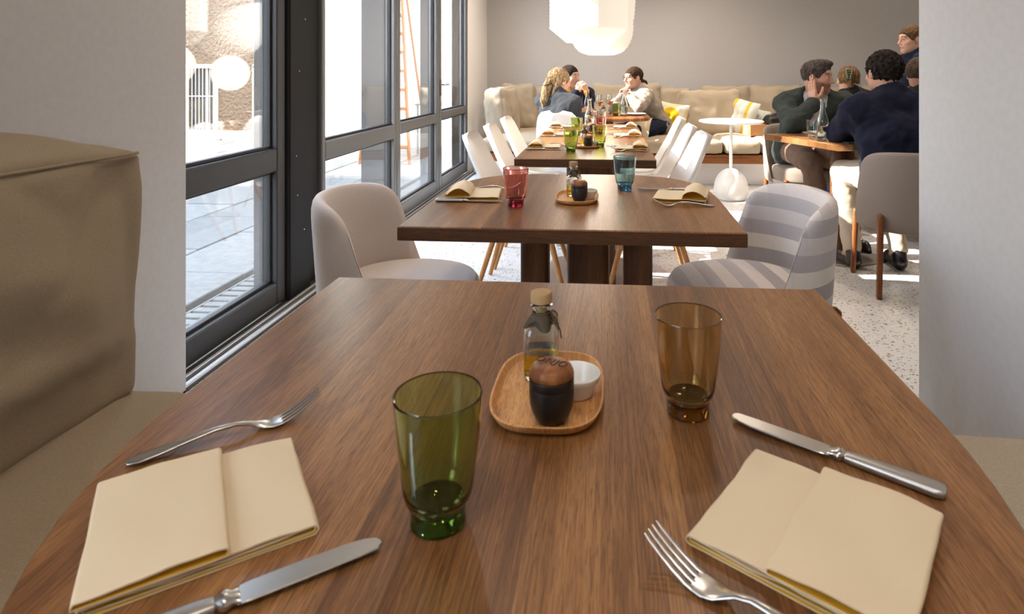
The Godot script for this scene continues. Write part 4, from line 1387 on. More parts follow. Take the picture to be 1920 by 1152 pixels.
func lay_tables() -> void:
	# nearest table
	tumbler("green", "tall olive green tumbler at front of the nearest table", Vector3(-0.151, 0.74, -0.537))
	tumbler("amber", "tall amber tumbler right of the tray on the nearest table", Vector3(0.094, 0.74, -0.732))
	tray_set(-0.073, -0.757, "the nearest table", true, 0.0)
	napkin_flat("cream napkin folded square at front left beside the fork", Vector3(-0.362, 0.74, -0.527), 0.621, 3)
	napkin_flat("cream napkin folded square at front right below the knife", Vector3(0.1775, 0.74, -0.543), 2.543, 7)
	fork("silver fork behind the front left napkin, tines pointing right", Vector3(-0.489, 0.74, -0.588), 0.64)
	fork("silver fork at bottom edge, tines towards the green tumbler", Vector3(0.186, 0.74, -0.4), 2.512)
	knife("silver knife in front of the left napkin, blade pointing right", Vector3(-0.363, 0.74, -0.383), 0.614)
	knife("silver knife behind the front right napkin, handle at right", Vector3(0.317, 0.74, -0.601), 2.543)
	# second table
	tumbler("pink", "pink tumbler at left on the second table", Vector3(-0.277, 0.74, -1.83))
	tumbler("blue", "smoky blue tumbler at right on the second table", Vector3(0.057, 0.74, -2.11))
	tray_set(-0.097, -1.935, "the second table")
	var r := napkin_roll("rolled cream and yellow napkin at left of second table behind a knife", Vector3(-0.435, 0.74, -1.965), 0.12, 13)
	copy(r, Vector3(0.235, 0.74, -1.975), PI - 0.2, "rolled cream and yellow napkin at right of second table behind a fork")
	knife("silver knife in front of the left napkin on second table", Vector3(-0.535, 0.74, -1.875), -0.03)
	fork("silver fork behind the left napkin on second table", Vector3(-0.48, 0.74, -2.075), 0.05)
	fork("silver fork in front of the right napkin on second table", Vector3(0.317, 0.74, -1.862), PI + 0.04)
	knife("silver knife behind the right napkin on second table", Vector3(0.31, 0.74, -2.1), PI - 0.06)
	# narrow tables: three places a side
	var zs := [-3.27, -3.93, -4.52]
	var row := ["nearest", "middle", "farthest"]
	for k in 3:
		copy(r, Vector3(-0.34, 0.74, zs[k]), 0.05, "rolled napkin at %s left place of the narrow table" % row[k])
		copy(r, Vector3(0.125, 0.74, zs[k] + 0.03), PI - 0.05, "rolled napkin at %s right place of the narrow table" % row[k])
		knife("silver knife at %s left place of the narrow table" % row[k], Vector3(-0.43, 0.74, zs[k] + 0.1), 0.0)
		fork("silver fork at %s left place of the narrow table" % row[k], Vector3(-0.37, 0.74, zs[k] - 0.11), 0.03)
		fork("silver fork at %s right place of the narrow table" % row[k], Vector3(0.2, 0.74, zs[k] + 0.13), PI)
		knife("silver knife at %s right place of the narrow table" % row[k], Vector3(0.2, 0.74, zs[k] - 0.1), PI)
	tumbler("lime", "green tumbler at front left of the narrow table", Vector3(-0.188, 0.74, -3.1))
	tumbler("lime", "green tumbler right of the tray on the narrow table", Vector3(-0.045, 0.74, -3.34))
	tray_set(-0.115, -3.32, "the narrow table, nearer half", false, 0.0)
	tumbler("lime", "pale green tumbler behind the front pair on the narrow table", Vector3(-0.2, 0.74, -3.92))
	tumbler("pink", "pinkish tumbler in the sun on the narrow table", Vector3(-0.05, 0.74, -4.0))
	tray_set(-0.12, -4.1, "the narrow table, sunlit half", false, 0.0)
	tumbler("clear", "clear tumbler at far end of the narrow table", Vector3(-0.05, 0.74, -4.55))
	water_bottle("clear glass carafe in full sun on the narrow table", Vector3(-0.13, 0.74, -4.35), 0.22)
	# guests' table before the sofa
	stem_glass("wine glass of rose at left on the guests' table", Vector3(-0.08, 0.74, -5.9))
	stem_glass("wine glass of rose at right on the guests' table", Vector3(0.02, 0.74, -6.0))
	water_bottle("clear water bottle before the woman in glasses", Vector3(0.15, 0.74, -5.78), 0.24)
	water_bottle("clear carafe beside the dark-haired guest", Vector3(-0.2, 0.74, -5.95), 0.24)
	tumbler("lime", "green tumbler before the woman in glasses", Vector3(0.07, 0.74, -5.72))
	oil_bottle("corked oil bottle on the guests' sunlit table", Vector3(-0.045, 0.74, -5.72), 0.3)
	salt_jar("black salt jar on the guests' sunlit table", Vector3(-0.14, 0.74, -5.75), 0.0, false)
	var pl := MB.new().lathe([Vector2(0, 0), Vector2(0.07, 0), Vector2(0.11, 0.012), Vector2(0.112, 0.015), Vector2(0.07, 0.005), Vector2(0, 0.004)], 40)
	single("plate", pl, M.ceramic, "white plate before the dark-haired guest", "plate", Vector3(-0.3, 0.74, -5.75))
	single("plate", pl, M.ceramic, "white plate before the woman in glasses", "plate", Vector3(0.25, 0.74, -5.9))
	var bs := thing("bread_basket", "small paper-lined basket of bread on the guests' table", "basket", Vector3(-0.2, 0.74, -5.72))
	part(bs, "paper", MB.new().lathe([Vector2(0, 0), Vector2(0.04, 0), Vector2(0.06, 0.07), Vector2(0.058, 0.07), Vector2(0.038, 0.004), Vector2(0, 0.004)], 8), flat(rgb8(206, 158, 104), 0.9))
	part(bs, "bread", MB.new().soft(Vector3(0, 0.05, 0), Vector3(0.07, 0.07, 0.07), 0.03, 10, wrinkle(91, 0.012, 0.2)), flat(rgb8(188, 130, 70), 0.9))
	# the men's table
	water_bottle("clear water bottle on the men's table", Vector3(1.255, 0.74, -3.7), 0.25)
	tumbler("clear", "clear tumbler beside the water bottle on the men's table", Vector3(1.235, 0.74, -3.81))
	var ph := thing("phone", "black phone lying on the men's table beside the bottle", "phone", Vector3(1.36, 0.74, -3.66), 0.4)
	part(ph, "body", MB.new().slab(outline_round(-0.036, 0.036, -0.074, 0.074, 0.01), 0.0, 0.008, 0.0015), M.black)
	part(ph, "screen", MB.new().slab(outline_round(-0.033, 0.033, -0.071, 0.071, 0.008), 0.0078, 0.0086, 0.0002), flat(rgb8(14, 14, 16), 0.08))
	single("plate", pl, M.ceramic, "white plate on the men's table between their arms", "plate", Vector3(1.42, 0.74, -3.9))
	var ppr := MB.new().box(Vector3(0, 0.004, 0), Vector3(0.21, 0.008, 0.28), 0.001)
	single("menu", ppr, M.white, "white menu booklet on the men's table", "menu", Vector3(1.45, 0.74, -4.13), 0.5)

# ---------------------------------------------------------------- people: smooth distance fields meshed as surface nets
class Field:
	var lo: Vector3
	var cell: float
	var nx: int
	var ny: int
	var nz: int
	var f := PackedFloat32Array()

	func _init(a: Vector3, b: Vector3, c: float) -> void:
		lo = a
		cell = c
		nx = int(ceil((b.x - a.x) / c)) + 1
		ny = int(ceil((b.y - a.y) / c)) + 1
		nz = int(ceil((b.z - a.z) / c)) + 1
		f.resize(nx * ny * nz)
		f.fill(1.0)

	func _span(a: Vector3, b: Vector3) -> Array:
		var i0 := Vector3i(((a - lo) / cell).floor()).clamp(Vector3i(), Vector3i(nx - 1, ny - 1, nz - 1))
		var i1 := Vector3i(((b - lo) / cell).ceil()).clamp(Vector3i(), Vector3i(nx - 1, ny - 1, nz - 1))
		return [i0, i1]

	# tapered capsule, joined smoothly over k; k < 0 carves it out
	func cap(a: Vector3, b: Vector3, ra: float, rb: float, k := 0.03) -> void:
		var m := maxf(ra, rb) + absf(k) + cell * 2.5
		var mv := Vector3(m, m, m)
		var s := _span(a.min(b) - mv, a.max(b) + mv)
		var i0: Vector3i = s[0]
		var i1: Vector3i = s[1]
		var ab := b - a
		var l2 := maxf(ab.length_squared(), 1e-9)
		var carve := k < 0.0
		var kk := absf(k)
		for z in range(i0.z, i1.z + 1):
			for y in range(i0.y, i1.y + 1):
				var at := (z * ny + y) * nx
				var p := Vector3(lo.x + i0.x * cell, lo.y + y * cell, lo.z + z * cell) - a
				for x in range(i0.x, i1.x + 1):
					var t := clampf(p.dot(ab) / l2, 0.0, 1.0)
					var d := (p - ab * t).length() - (ra + (rb - ra) * t)
					p.x += cell
					var o := f[at + x]
					if carve:
						var h := maxf(kk - absf(o + d), 0.0) / kk
						f[at + x] = maxf(o, -d) + h * h * kk * 0.25
					else:
						var h := maxf(kk - absf(o - d), 0.0) / kk
						f[at + x] = minf(o, d) - h * h * kk * 0.25

	func ell(c: Vector3, r: Vector3, bs: Basis, k := 0.02) -> void:
		var m := maxf(r.x, maxf(r.y, r.z)) + absf(k) + cell * 2.5
		var mv := Vector3(m, m, m)
		var s := _span(c - mv, c + mv)
		var i0: Vector3i = s[0]
		var i1: Vector3i = s[1]
		var inv := bs.transposed()
		var carve := k < 0.0
		var kk := absf(k)
		for z in range(i0.z, i1.z + 1):
			for y in range(i0.y, i1.y + 1):
				var at := (z * ny + y) * nx
				for x in range(i0.x, i1.x + 1):
					var p := inv * (Vector3(lo.x + x * cell, lo.y + y * cell, lo.z + z * cell) - c)
					var q := p / r
					var k0 := q.length()
					var k1 := (q / r).length()
					var d := k0 * (k0 - 1.0) / maxf(k1, 1e-6)
					var o := f[at + x]
					if carve:
						var h := maxf(kk - absf(o + d), 0.0) / kk
						f[at + x] = maxf(o, -d) + h * h * kk * 0.25
					else:
						var h := maxf(kk - absf(o - d), 0.0) / kk
						f[at + x] = minf(o, d) - h * h * kk * 0.25

	# adds the surface to a builder; tint(place) gives a vertex colour
	func mesh_into(mb: MB, tint: Callable, rough := 0.0, rough_noise: FastNoiseLite = null) -> void:
		var ids := {}
		var sx := 1
		var sy := nx
		var sz := nx * ny
		var near := cell * 2.2
		for z in nz - 1:
			for y in ny - 1:
				var row := (z * ny + y) * nx
				for x in nx - 1:
					var i := row + x
					if absf(f[i]) > near:
						continue
					var g := [f[i], f[i + sx], f[i + sy], f[i + sx + sy], f[i + sz], f[i + sx + sz], f[i + sy + sz], f[i + sx + sy + sz]]
					var neg := 0
					for q in 8:
						if g[q] < 0.0: neg += 1
					if neg == 0 or neg == 8:
						continue
					var sum := Vector3()
					var cnt := 0
					for e in EDGES:
						var a: float = g[e[0]]
						var b: float = g[e[1]]
						if (a < 0.0) != (b < 0.0):
							var t := a / (a - b)
							sum += CORNERS[e[0]].lerp(CORNERS[e[1]], t)
							cnt += 1
					var v := sum / cnt
					var nn := Vector3(g[1] + g[3] + g[5] + g[7] - g[0] - g[2] - g[4] - g[6], g[2] + g[3] + g[6] + g[7] - g[0] - g[1] - g[4] - g[5], g[4] + g[5] + g[6] + g[7] - g[0] - g[1] - g[2] - g[3]).normalized()
					var pos := lo + (Vector3(x, y, z) + v) * cell
					if rough != 0.0:
						pos += nn * rough * rough_noise.get_noise_3d(pos.x * 100.0, pos.y * 100.0, pos.z * 100.0)
					ids[i] = mb.v.size()
					mb.v.append(pos)
					mb.n.append(nn)
					mb.c.append(tint.call(pos))
		for i in ids:
			var o := f[i] < 0.0
			var axes := [[sx, sy, sz], [sy, sz, sx], [sz, sx, sy]]
			for ax in axes:
				if (f[i + ax[0]] < 0.0) == o:
					continue
				var a = ids.get(i)
				var b = ids.get(i - ax[1])
				var c = ids.get(i - ax[1] - ax[2])
				var d = ids.get(i - ax[2])
				if b == null or c == null or d == null:
					continue
				if o:
					mb.ix.append_array([a, d, c, a, c, b])
				else:
					mb.ix.append_array([a, b, c, a, c, d])
		if rough != 0.0:
			# normals again after the push
			var acc := PackedVector3Array()
			acc.resize(mb.v.size())
			for k in range(0, mb.ix.size(), 3):
				var fn := (mb.v[mb.ix[k + 2]] - mb.v[mb.ix[k]]).cross(mb.v[mb.ix[k + 1]] - mb.v[mb.ix[k]])
				for q in 3:
					acc[mb.ix[k + q]] += fn
			for i in ids.values():
				if acc[i].length() > 0.0:
					mb.n[i] = acc[i].normalized()

	const CORNERS := [Vector3(0, 0, 0), Vector3(1, 0, 0), Vector3(0, 1, 0), Vector3(1, 1, 0), Vector3(0, 0, 1), Vector3(1, 0, 1), Vector3(0, 1, 1), Vector3(1, 1, 1)]
	const EDGES := [[0, 1], [2, 3], [4, 5], [6, 7], [0, 2], [1, 3], [4, 6], [5, 7], [0, 4], [1, 5], [2, 6], [3, 7]]

func bounds(pts: Array, m: float) -> Array:
	var a: Vector3 = pts[0]
	var b: Vector3 = pts[0]
	for p in pts:
		a = a.min(p)
		b = b.max(p)
	return [a - Vector3(m, m, m), b + Vector3(m, m, m)]

func torso_into(fd: Field, j: Dictionary, g: float, k := 0.05) -> void:
	var side: Vector3 = (j.shL - j.shR).normalized()
	var sw: float = (j.shL - j.shR).length() * 0.5
	var mid: Vector3 = (j.shL + j.shR) * 0.5
	fd.cap(j.pelvis + side * 0.075, j.pelvis - side * 0.075, 0.105 + g, 0.105 + g, k)
	for s in [-1.0, 1.0]:
		fd.cap(j.pelvis + side * s * 0.062 + Vector3(0, 0.05, 0), j.chest + side * s * (sw * 0.36), 0.094 * j.wide + g, 0.108 * j.wide + g, k)
		fd.cap(j.chest + side * s * (sw * 0.36), mid + side * s * sw * 0.5 - Vector3(0, 0.035, 0), 0.108 * j.wide + g, 0.078 + g, k)
	fd.cap(j.shL, j.neck.lerp(mid, 0.25), 0.056 + g, 0.06 + g, k)
	fd.cap(j.shR, j.neck.lerp(mid, 0.25), 0.056 + g, 0.06 + g, k)

func arms_into(fd: Field, j: Dictionary, g: float, tip := 1.0) -> void:
	for s in ["L", "R"]:
		fd.cap(j["sh" + s], j["el" + s], 0.056 + g, 0.043 + g, 0.035)
		fd.cap(j["el" + s], j["el" + s].lerp(j["wr" + s], tip), 0.043 + g, 0.03 + g * 0.9, 0.02)

func legs_into(fd: Field, j: Dictionary, g: float, tip := 1.0) -> void:
	for s in ["L", "R"]:
		var hip: Vector3 = j.pelvis + (j.shL - j.shR).normalized() * (0.085 if s == "L" else -0.085)
		fd.cap(hip, j["kn" + s], 0.088 + g, 0.06 + g, 0.03)
		fd.cap(j["kn" + s], j["kn" + s].lerp(j["an" + s], tip), 0.06 + g, 0.042 + g, 0.02)

func hand_into(mb: MB, wrist: Vector3, dir: Vector3, palm: Vector3, thumb_sign: float, curl: Array, tint: Callable, sc := 1.0) -> void:
	# four fingers of unequal length on a palm; the thumb leaves its side
	dir = dir.normalized()
	palm = (palm - dir * palm.dot(dir)).normalized()
	var side := dir.cross(palm) * thumb_sign
	var fd := Field.new(wrist - Vector3.ONE * 0.2 * sc, wrist + Vector3.ONE * 0.2 * sc, 0.0042)
	var b: Array = bounds([wrist - dir * 0.03, wrist + dir * 0.19 * sc, wrist + side * 0.08, wrist - side * 0.06, wrist + palm * 0.1 + dir * 0.1, wrist - palm * 0.03 + dir * 0.1], 0.03)
	fd = Field.new(b[0], b[1], 0.0042)
	fd.cap(wrist - dir * 0.02, wrist + dir * 0.012, 0.027 * sc, 0.026 * sc, 0.012)
	for q in 4:
		var off: float = (1.5 - q) * 0.0195 * sc
		var root := wrist + dir * 0.082 * sc + side * off
		fd.cap(wrist + dir * 0.012 + side * off * 0.55, root, 0.017 * sc, 0.0115 * sc, 0.012)
		var ln: float = [0.043, 0.048, 0.044, 0.034][q] * sc
		var d := dir
		var up := palm
		var p := root
		for seg in 3:
			var a: float = curl[q] * [0.75, 1.0, 0.7][seg]
			var nd: Vector3 = d * cos(a) + up * sin(a)
			up = up * cos(a) - d * sin(a)
			d = nd
			var e: Vector3 = p + d * ln * [1.0, 0.62, 0.5][seg]
			fd.cap(p, e, [0.0098, 0.009, 0.0082][seg] * sc, [0.009, 0.0082, 0.0072][seg] * sc, 0.0035)
			p = e
	var t0 := wrist + dir * 0.025 * sc + side * 0.02 * sc + palm * 0.006
	var t1 := t0 + (dir * 0.6 + side * 0.75 + palm * 0.3).normalized() * 0.042 * sc
	var t2: Vector3 = t1 + (dir * 0.85 + side * 0.35 + palm * (0.3 + curl[4])).normalized() * 0.034 * sc
	var t3: Vector3 = t2 + (dir * 0.95 + side * 0.1 + palm * (0.3 + curl[4])).normalized() * 0.026 * sc
	fd.cap(t0, t1, 0.0155 * sc, 0.0115 * sc, 0.012)
	fd.cap(t1, t2, 0.011 * sc, 0.0098 * sc, 0.004)
	fd.cap(t2, t3, 0.0098 * sc, 0.008 * sc, 0.004)
	fd.mesh_into(mb, tint)

func head_into(mb: MB, hd: Vector3, B: Basis, neck: Vector3, o: Dictionary) -> void:
	var b: Array = bounds([hd - Vector3.ONE * 0.125, hd + Vector3.ONE * 0.125, neck], 0.07)
	var fd := Field.new(b[0], b[1], 0.005)
	var at := func(x: float, y: float, z: float) -> Vector3: return hd + B * Vector3(x, y, z)
	var w: float = o.get("face", 1.0)
	fd.ell(at.call(0, 0.03, -0.012), Vector3(0.076, 0.086, 0.097), B, 0.02)
	fd.ell(at.call(0, -0.035, 0.028), Vector3(0.063 * w, 0.07, 0.066), B, 0.03)
	fd.cap(at.call(0.038 * w, -0.06, 0.02), at.call(0.012 * w, -0.092, 0.068), 0.026, 0.02, 0.025)
	fd.cap(at.call(-0.038 * w, -0.06, 0.02), at.call(-0.012 * w, -0.092, 0.068), 0.026, 0.02, 0.025)
	fd.cap(at.call(0.034, 0.031, 0.074), at.call(-0.034, 0.031, 0.074), 0.014, 0.014, 0.02)
	for s in [-1.0, 1.0]:
		fd.ell(at.call(s * 0.04, -0.022, 0.06), Vector3(0.026, 0.022, 0.024), B, 0.02)
		fd.ell(at.call(s * 0.031, 0.012, 0.1), Vector3(0.019, 0.012, 0.018), B, -0.012)
		fd.ell(at.call(s * 0.031, 0.011, 0.079), Vector3(0.0125, 0.0105, 0.0115), B, 0.003)
		var ear := B * Basis(Vector3.UP, s * 0.35)
		fd.ell(at.call(s * 0.079, -0.002, -0.012), Vector3(0.0075, 0.031, 0.0185), ear, 0.008)
		fd.ell(at.call(s * 0.086, 0.004, -0.008), Vector3(0.005, 0.016, 0.009), ear, -0.004)
	fd.cap(at.call(0, 0.024, 0.086), at.call(0, -0.022, 0.108), 0.0075, 0.0125, 0.012)
	fd.ell(at.call(0.011, -0.027, 0.098), Vector3(0.009, 0.007, 0.01), B, 0.006)
	fd.ell(at.call(-0.011, -0.027, 0.098), Vector3(0.009, 0.007, 0.01), B, 0.006)
	fd.cap(at.call(-0.018, -0.053, 0.084), at.call(0.018, -0.053, 0.084), 0.0065, 0.0065, 0.008)
	fd.cap(at.call(-0.015, -0.064, 0.083), at.call(0.015, -0.064, 0.083), 0.0072, 0.0072, 0.008)
	fd.ell(at.call(0, -0.0585, 0.096), Vector3(0.024, 0.0016, 0.009), B, -0.004)
	fd.ell(at.call(0, -0.09, 0.074), Vector3(0.021, 0.016, 0.017), B, 0.015)
	var nr: float = o.get("neck_r", 0.054)
	fd.cap(at.call(0, -0.05, -0.022), neck, nr, nr + 0.006, 0.03)
	var skin: Color = o.skin
	var lip := skin.lerp(Color(0.34, 0.07, 0.06), 0.5)
	var hairc: Color = o.hair
	var inv := B.transposed()
	var bn := noise(7, 0.9, 2)
	fd.mesh_into(mb, func(p: Vector3) -> Color:
		var q := inv * (p - hd)
		var c := skin
		var cheek := Vector2(absf(q.x) - 0.042, q.y + 0.022).length()
		if q.z > 0.03 and cheek < 0.03:
			c = c.lerp(Color(0.5, 0.14, 0.1), 0.22 * (1.0 - cheek / 0.03))
		if q.z > 0.074 and absf(q.y + 0.0585) < 0.0125 and absf(q.x) < 0.024:
			c = lip
		if q.z > 0.06 and absf(q.y - 0.034 - 0.004 * (1.0 - absf(absf(q.x) - 0.034) / 0.02)) < 0.0055 and absf(q.x) > 0.012 and absf(q.x) < 0.052:
			c = c.lerp(hairc, 0.75)
		if q.z > 0.07 and Vector2(absf(q.x) - 0.031, (q.y - 0.011) * 1.6).length() < 0.0125:
			c = Color(0.5, 0.45, 0.4) if Vector2(absf(q.x) - 0.031, q.y - 0.011).length() > 0.0055 else Color(0.03, 0.02, 0.015)
			if q.y > 0.0155: c = Color(0.06, 0.03, 0.02)
		if o.has("beard"):
			var bz := q.y < -0.028 - 0.03 * smoothstep(0.05, 0.09, q.z) * 0.3 and q.y > -0.14 and q.z > -0.012
			var moust := q.z > 0.07 and q.y < -0.036 and q.y > -0.05 and absf(q.x) < 0.032
			if (bz and not (q.z > 0.074 and absf(q.y + 0.0585) < 0.0105 and absf(q.x) < 0.021) and q.y < -0.04 + (absf(q.x) - 0.02) * 0.5) or moust:
				c = c.lerp(hairc, o.beard * (0.8 + 0.4 * bn.get_noise_3d(p.x * 300.0, p.y * 300.0, p.z * 300.0)))
		return c)

func hair_mesh(hd: Vector3, B: Basis, o: Dictionary) -> MB:
	var b: Array = bounds([hd - Vector3.ONE * 0.16, hd + Vector3.ONE * 0.14, hd + B * Vector3(0, -0.3 if o.has("long") else -0.12, -0.18)], 0.03)
	var fd := Field.new(b[0], b[1], 0.0055)
	var at := func(x: float, y: float, z: float) -> Vector3: return hd + B * Vector3(x, y, z)
	var t: float = o.get("hair_t", 0.0)
	fd.ell(at.call(0, 0.034, -0.014), Vector3(0.083 + t, 0.091 + t, 0.104 + t), B, 0.02)
	if o.has("quiff"):
		fd.ell(at.call(0.0, 0.105, 0.045), Vector3(0.062, 0.026, 0.05), B, 0.03)
	fd.ell(at.call(0, -0.04, 0.1), Vector3(0.098, 0.1 + o.get("brow_line", 0.0), 0.082), B, -0.012)
	fd.ell(at.call(0, -0.135, -0.02), Vector3(0.16, 0.085 + o.get("nape", 0.0), 0.16), B, -0.012)
	for s in [-1.0, 1.0]:
		if not o.has("cover_ears"):
			fd.ell(at.call(s * 0.088, -0.012, -0.002), Vector3(0.02, 0.034, 0.026), B, -0.008)
	for c in o.get("locks", []):
		fd.cap(at.call(c[0], c[1], c[2]), at.call(c[3], c[4], c[5]), c[6], c[7], 0.012)
	var mb := MB.new()
	var hairc: Color = o.hair
	var lightc: Color = o.get("hair_light", hairc * 1.5)
	var sn := noise(19, 0.35, 2)
	var inv := B.transposed()
	fd.mesh_into(mb, func(p: Vector3) -> Color:
		var q := inv * (p - hd)
		var s := sn.get_noise_3d(q.x * 260.0, q.y * 30.0, atan2(q.z, q.x) * 60.0) if not o.has("curl") else sn.get_noise_3d(q.x * 90.0, q.y * 90.0, q.z * 90.0)
		return hairc.lerp(lightc, clampf(0.35 + s * 0.9, 0.0, 1.0)), o.get("hair_rough", 0.004), noise(29, o.get("curl", 0.28), 2))
	return mb

func person(label: String, root: Vector3, j: Dictionary, o: Dictionary) -> Node3D:
	var t := thing("person", label, "person", root)
	for k in j:
		if j[k] is Vector3 and k != "look":
			j[k] -= root
	if not j.has("wide"): j.wide = 1.0
	var up := Vector3(o.get("lean", 0.0), 1, 0)
	var fz: Vector3 = j.look.normalized()
	var fx := up.cross(fz).normalized()
	var B := Basis(fx, fz.cross(fx), fz)
	var skin: Color = o.skin
	var plain := func(_p: Vector3) -> Color: return skin
	# body: one surface
	var mb := MB.new()
	var all := [j.pelvis, j.chest, j.neck, j.shL, j.shR, j.elL, j.elR, j.wrL, j.wrR, j.knL, j.knR, j.anL, j.anR]
	var bb: Array = bounds(all, 0.16)
	var fd := Field.new(bb[0], bb[1], 0.02)
	torso_into(fd, j, -0.012)
	arms_into(fd, j, -0.004)
	legs_into(fd, j, -0.006)
	for s in ["L", "R"]:
		fd.cap(j["an" + s], j["an" + s] + (j["toe" + s] - j["an" + s]) * 0.9, 0.036, 0.028, 0.02)
	fd.mesh_into(mb, plain)
	head_into(mb, j.head, B, j.neck, o)
	for h in o.get("hands", []):
		hand_into(mb, j["wr" + h[0]], h[1], h[2], h[3], h[4], plain, o.get("hand_size", 1.0))
	part(t, "body", mb, M.skin)
	part(t, "hair", hair_mesh(j.head, B, o), M.hair)
	# clothes
	var top: Array = [j.pelvis, j.chest, j.neck, j.shL, j.shR, j.elL, j.elR, j.wrL, j.wrR]
	var side: Vector3 = (j.shL - j.shR).normalized()
	var front := side.cross(Vector3.UP).normalized()
	bb = bounds(top, 0.17)
	fd = Field.new(bb[0], bb[1], 0.0125)
	torso_into(fd, j, o.get("bulk", 0.014))
	arms_into(fd, j, o.get("bulk", 0.014), o.get("sleeve", 0.93))
	if o.has("skirt"):
		fd.cap(j.pelvis + side * 0.1, j.pelvis + side * 0.1 + o.skirt, 0.1, 0.1, 0.05)
		fd.cap(j.pelvis - side * 0.1, j.pelvis - side * 0.1 + o.skirt, 0.1, 0.1, 0.05)
	if o.get("collar", 0.0) > 0.0:
		var nk: Vector3 = j.neck + (j.head - j.neck) * 0.22
		fd.cap(j.neck, nk - front * 0.012, 0.068, 0.062 + 0.006 * o.collar, 0.02)
		fd.cap(nk, nk + (j.head - j.neck) * 0.4 + front * 0.01, 0.05, 0.07, -0.008)
	if o.has("open"):
		var w: float = o.open
		fd.cap(j.neck + front * 0.1 + Vector3(0, 0.03, 0), j.chest.lerp(j.pelvis, 0.3) + front * 0.17, w, w * 0.4, -0.012)
	var fold := noise(o.get("seed", 3), 0.085, 3)
	var cm := MB.new()
	fd.mesh_into(cm, func(_p: Vector3) -> Color: return Color.WHITE, 0.02, fold)
	cm.c.clear()
	part(t, o.get("top_name", "jacket"), cm, o.top)
	if o.has("shirt"):
		fd = Field.new(bb[0], bb[1], 0.014)
		torso_into(fd, j, 0.001)
		var nk: Vector3 = j.neck + (j.head - j.neck) * 0.25
		fd.cap(j.neck, nk, 0.064, 0.06, 0.02)
		for s in ["L", "R"]:
			fd.cap(j["el" + s].lerp(j["wr" + s], 0.7), j["el" + s].lerp(j["wr" + s], 0.98), 0.038, 0.037, 0.01)
		cm = MB.new()
		fd.mesh_into(cm, func(_p: Vector3) -> Color: return Color.WHITE, 0.006, fold)
		cm.c.clear()
		part(t, "shirt", cm, o.shirt)
	bb = bounds([j.pelvis, j.knL, j.knR, j.anL, j.anR], 0.17)
	fd = Field.new(bb[0], bb[1], 0.016)
	fd.cap(j.pelvis + side * 0.075, j.pelvis - side * 0.075, 0.112, 0.112, 0.04)
	legs_into(fd, j, 0.01, 0.95)
	cm = MB.new()
	fd.mesh_into(cm, func(_p: Vector3) -> Color: return Color.WHITE, 0.012, fold)
	cm.c.clear()
	part(t, "trousers", cm, o.legs)
	for s in ["L", "R"]:
		var a: Vector3 = j["an" + s]
		var toe: Vector3 = j["toe" + s]
		bb = bounds([a, toe, toe - (toe - a) * 1.35], 0.07)
		bb[0].y = maxf(bb[0].y, -0.004)
		fd = Field.new(bb[0], bb[1], 0.01)
		var heel := a - (toe - a) * 0.25
		heel.y = 0.035
		var ball := toe
		ball.y = 0.034
		fd.cap(heel, ball, 0.036, 0.04, 0.02)
		fd.cap(ball, ball + (toe - a).normalized() * 0.05, 0.036, 0.026, 0.02)
		fd.cap(heel + Vector3(0, 0.02, 0), a + Vector3(0, 0.02, 0), 0.036, 0.045, 0.02)
		cm = MB.new()
		fd.mesh_into(cm, func(_p: Vector3) -> Color: return Color.WHITE)
		cm.c.clear()
		part(t, "shoe", cm, M.shoe)
	t.set_meta("look", B)
	return t

func rim_glasses(t: Node3D, hd: Vector3, B: Basis) -> void:
	var mb := MB.new()
	for s in [-1.0, 1.0]:
		var ring := []
		for k in 25:
			var a := TAU * k / 24
			ring.append(hd + B * Vector3(s * 0.033 + 0.024 * cos(a), 0.01 + 0.018 * sin(a) * (1.0 - 0.12 * cos(2 * a)), 0.105 - 0.004 * absf(cos(a))))
		mb.tube(ring, 0.0019, 6)
		mb.tube([hd + B * Vector3(s * 0.057, 0.016, 0.1), hd + B * Vector3(s * 0.078, 0.014, 0.03), hd + B * Vector3(s * 0.085, 0.012, -0.02)], 0.0018, 6)
	mb.tube([hd + B * Vector3(-0.009, 0.014, 0.108), hd + B * Vector3(0.009, 0.014, 0.108)], 0.0018, 6)
	part(t, "glasses", mb, M.black)

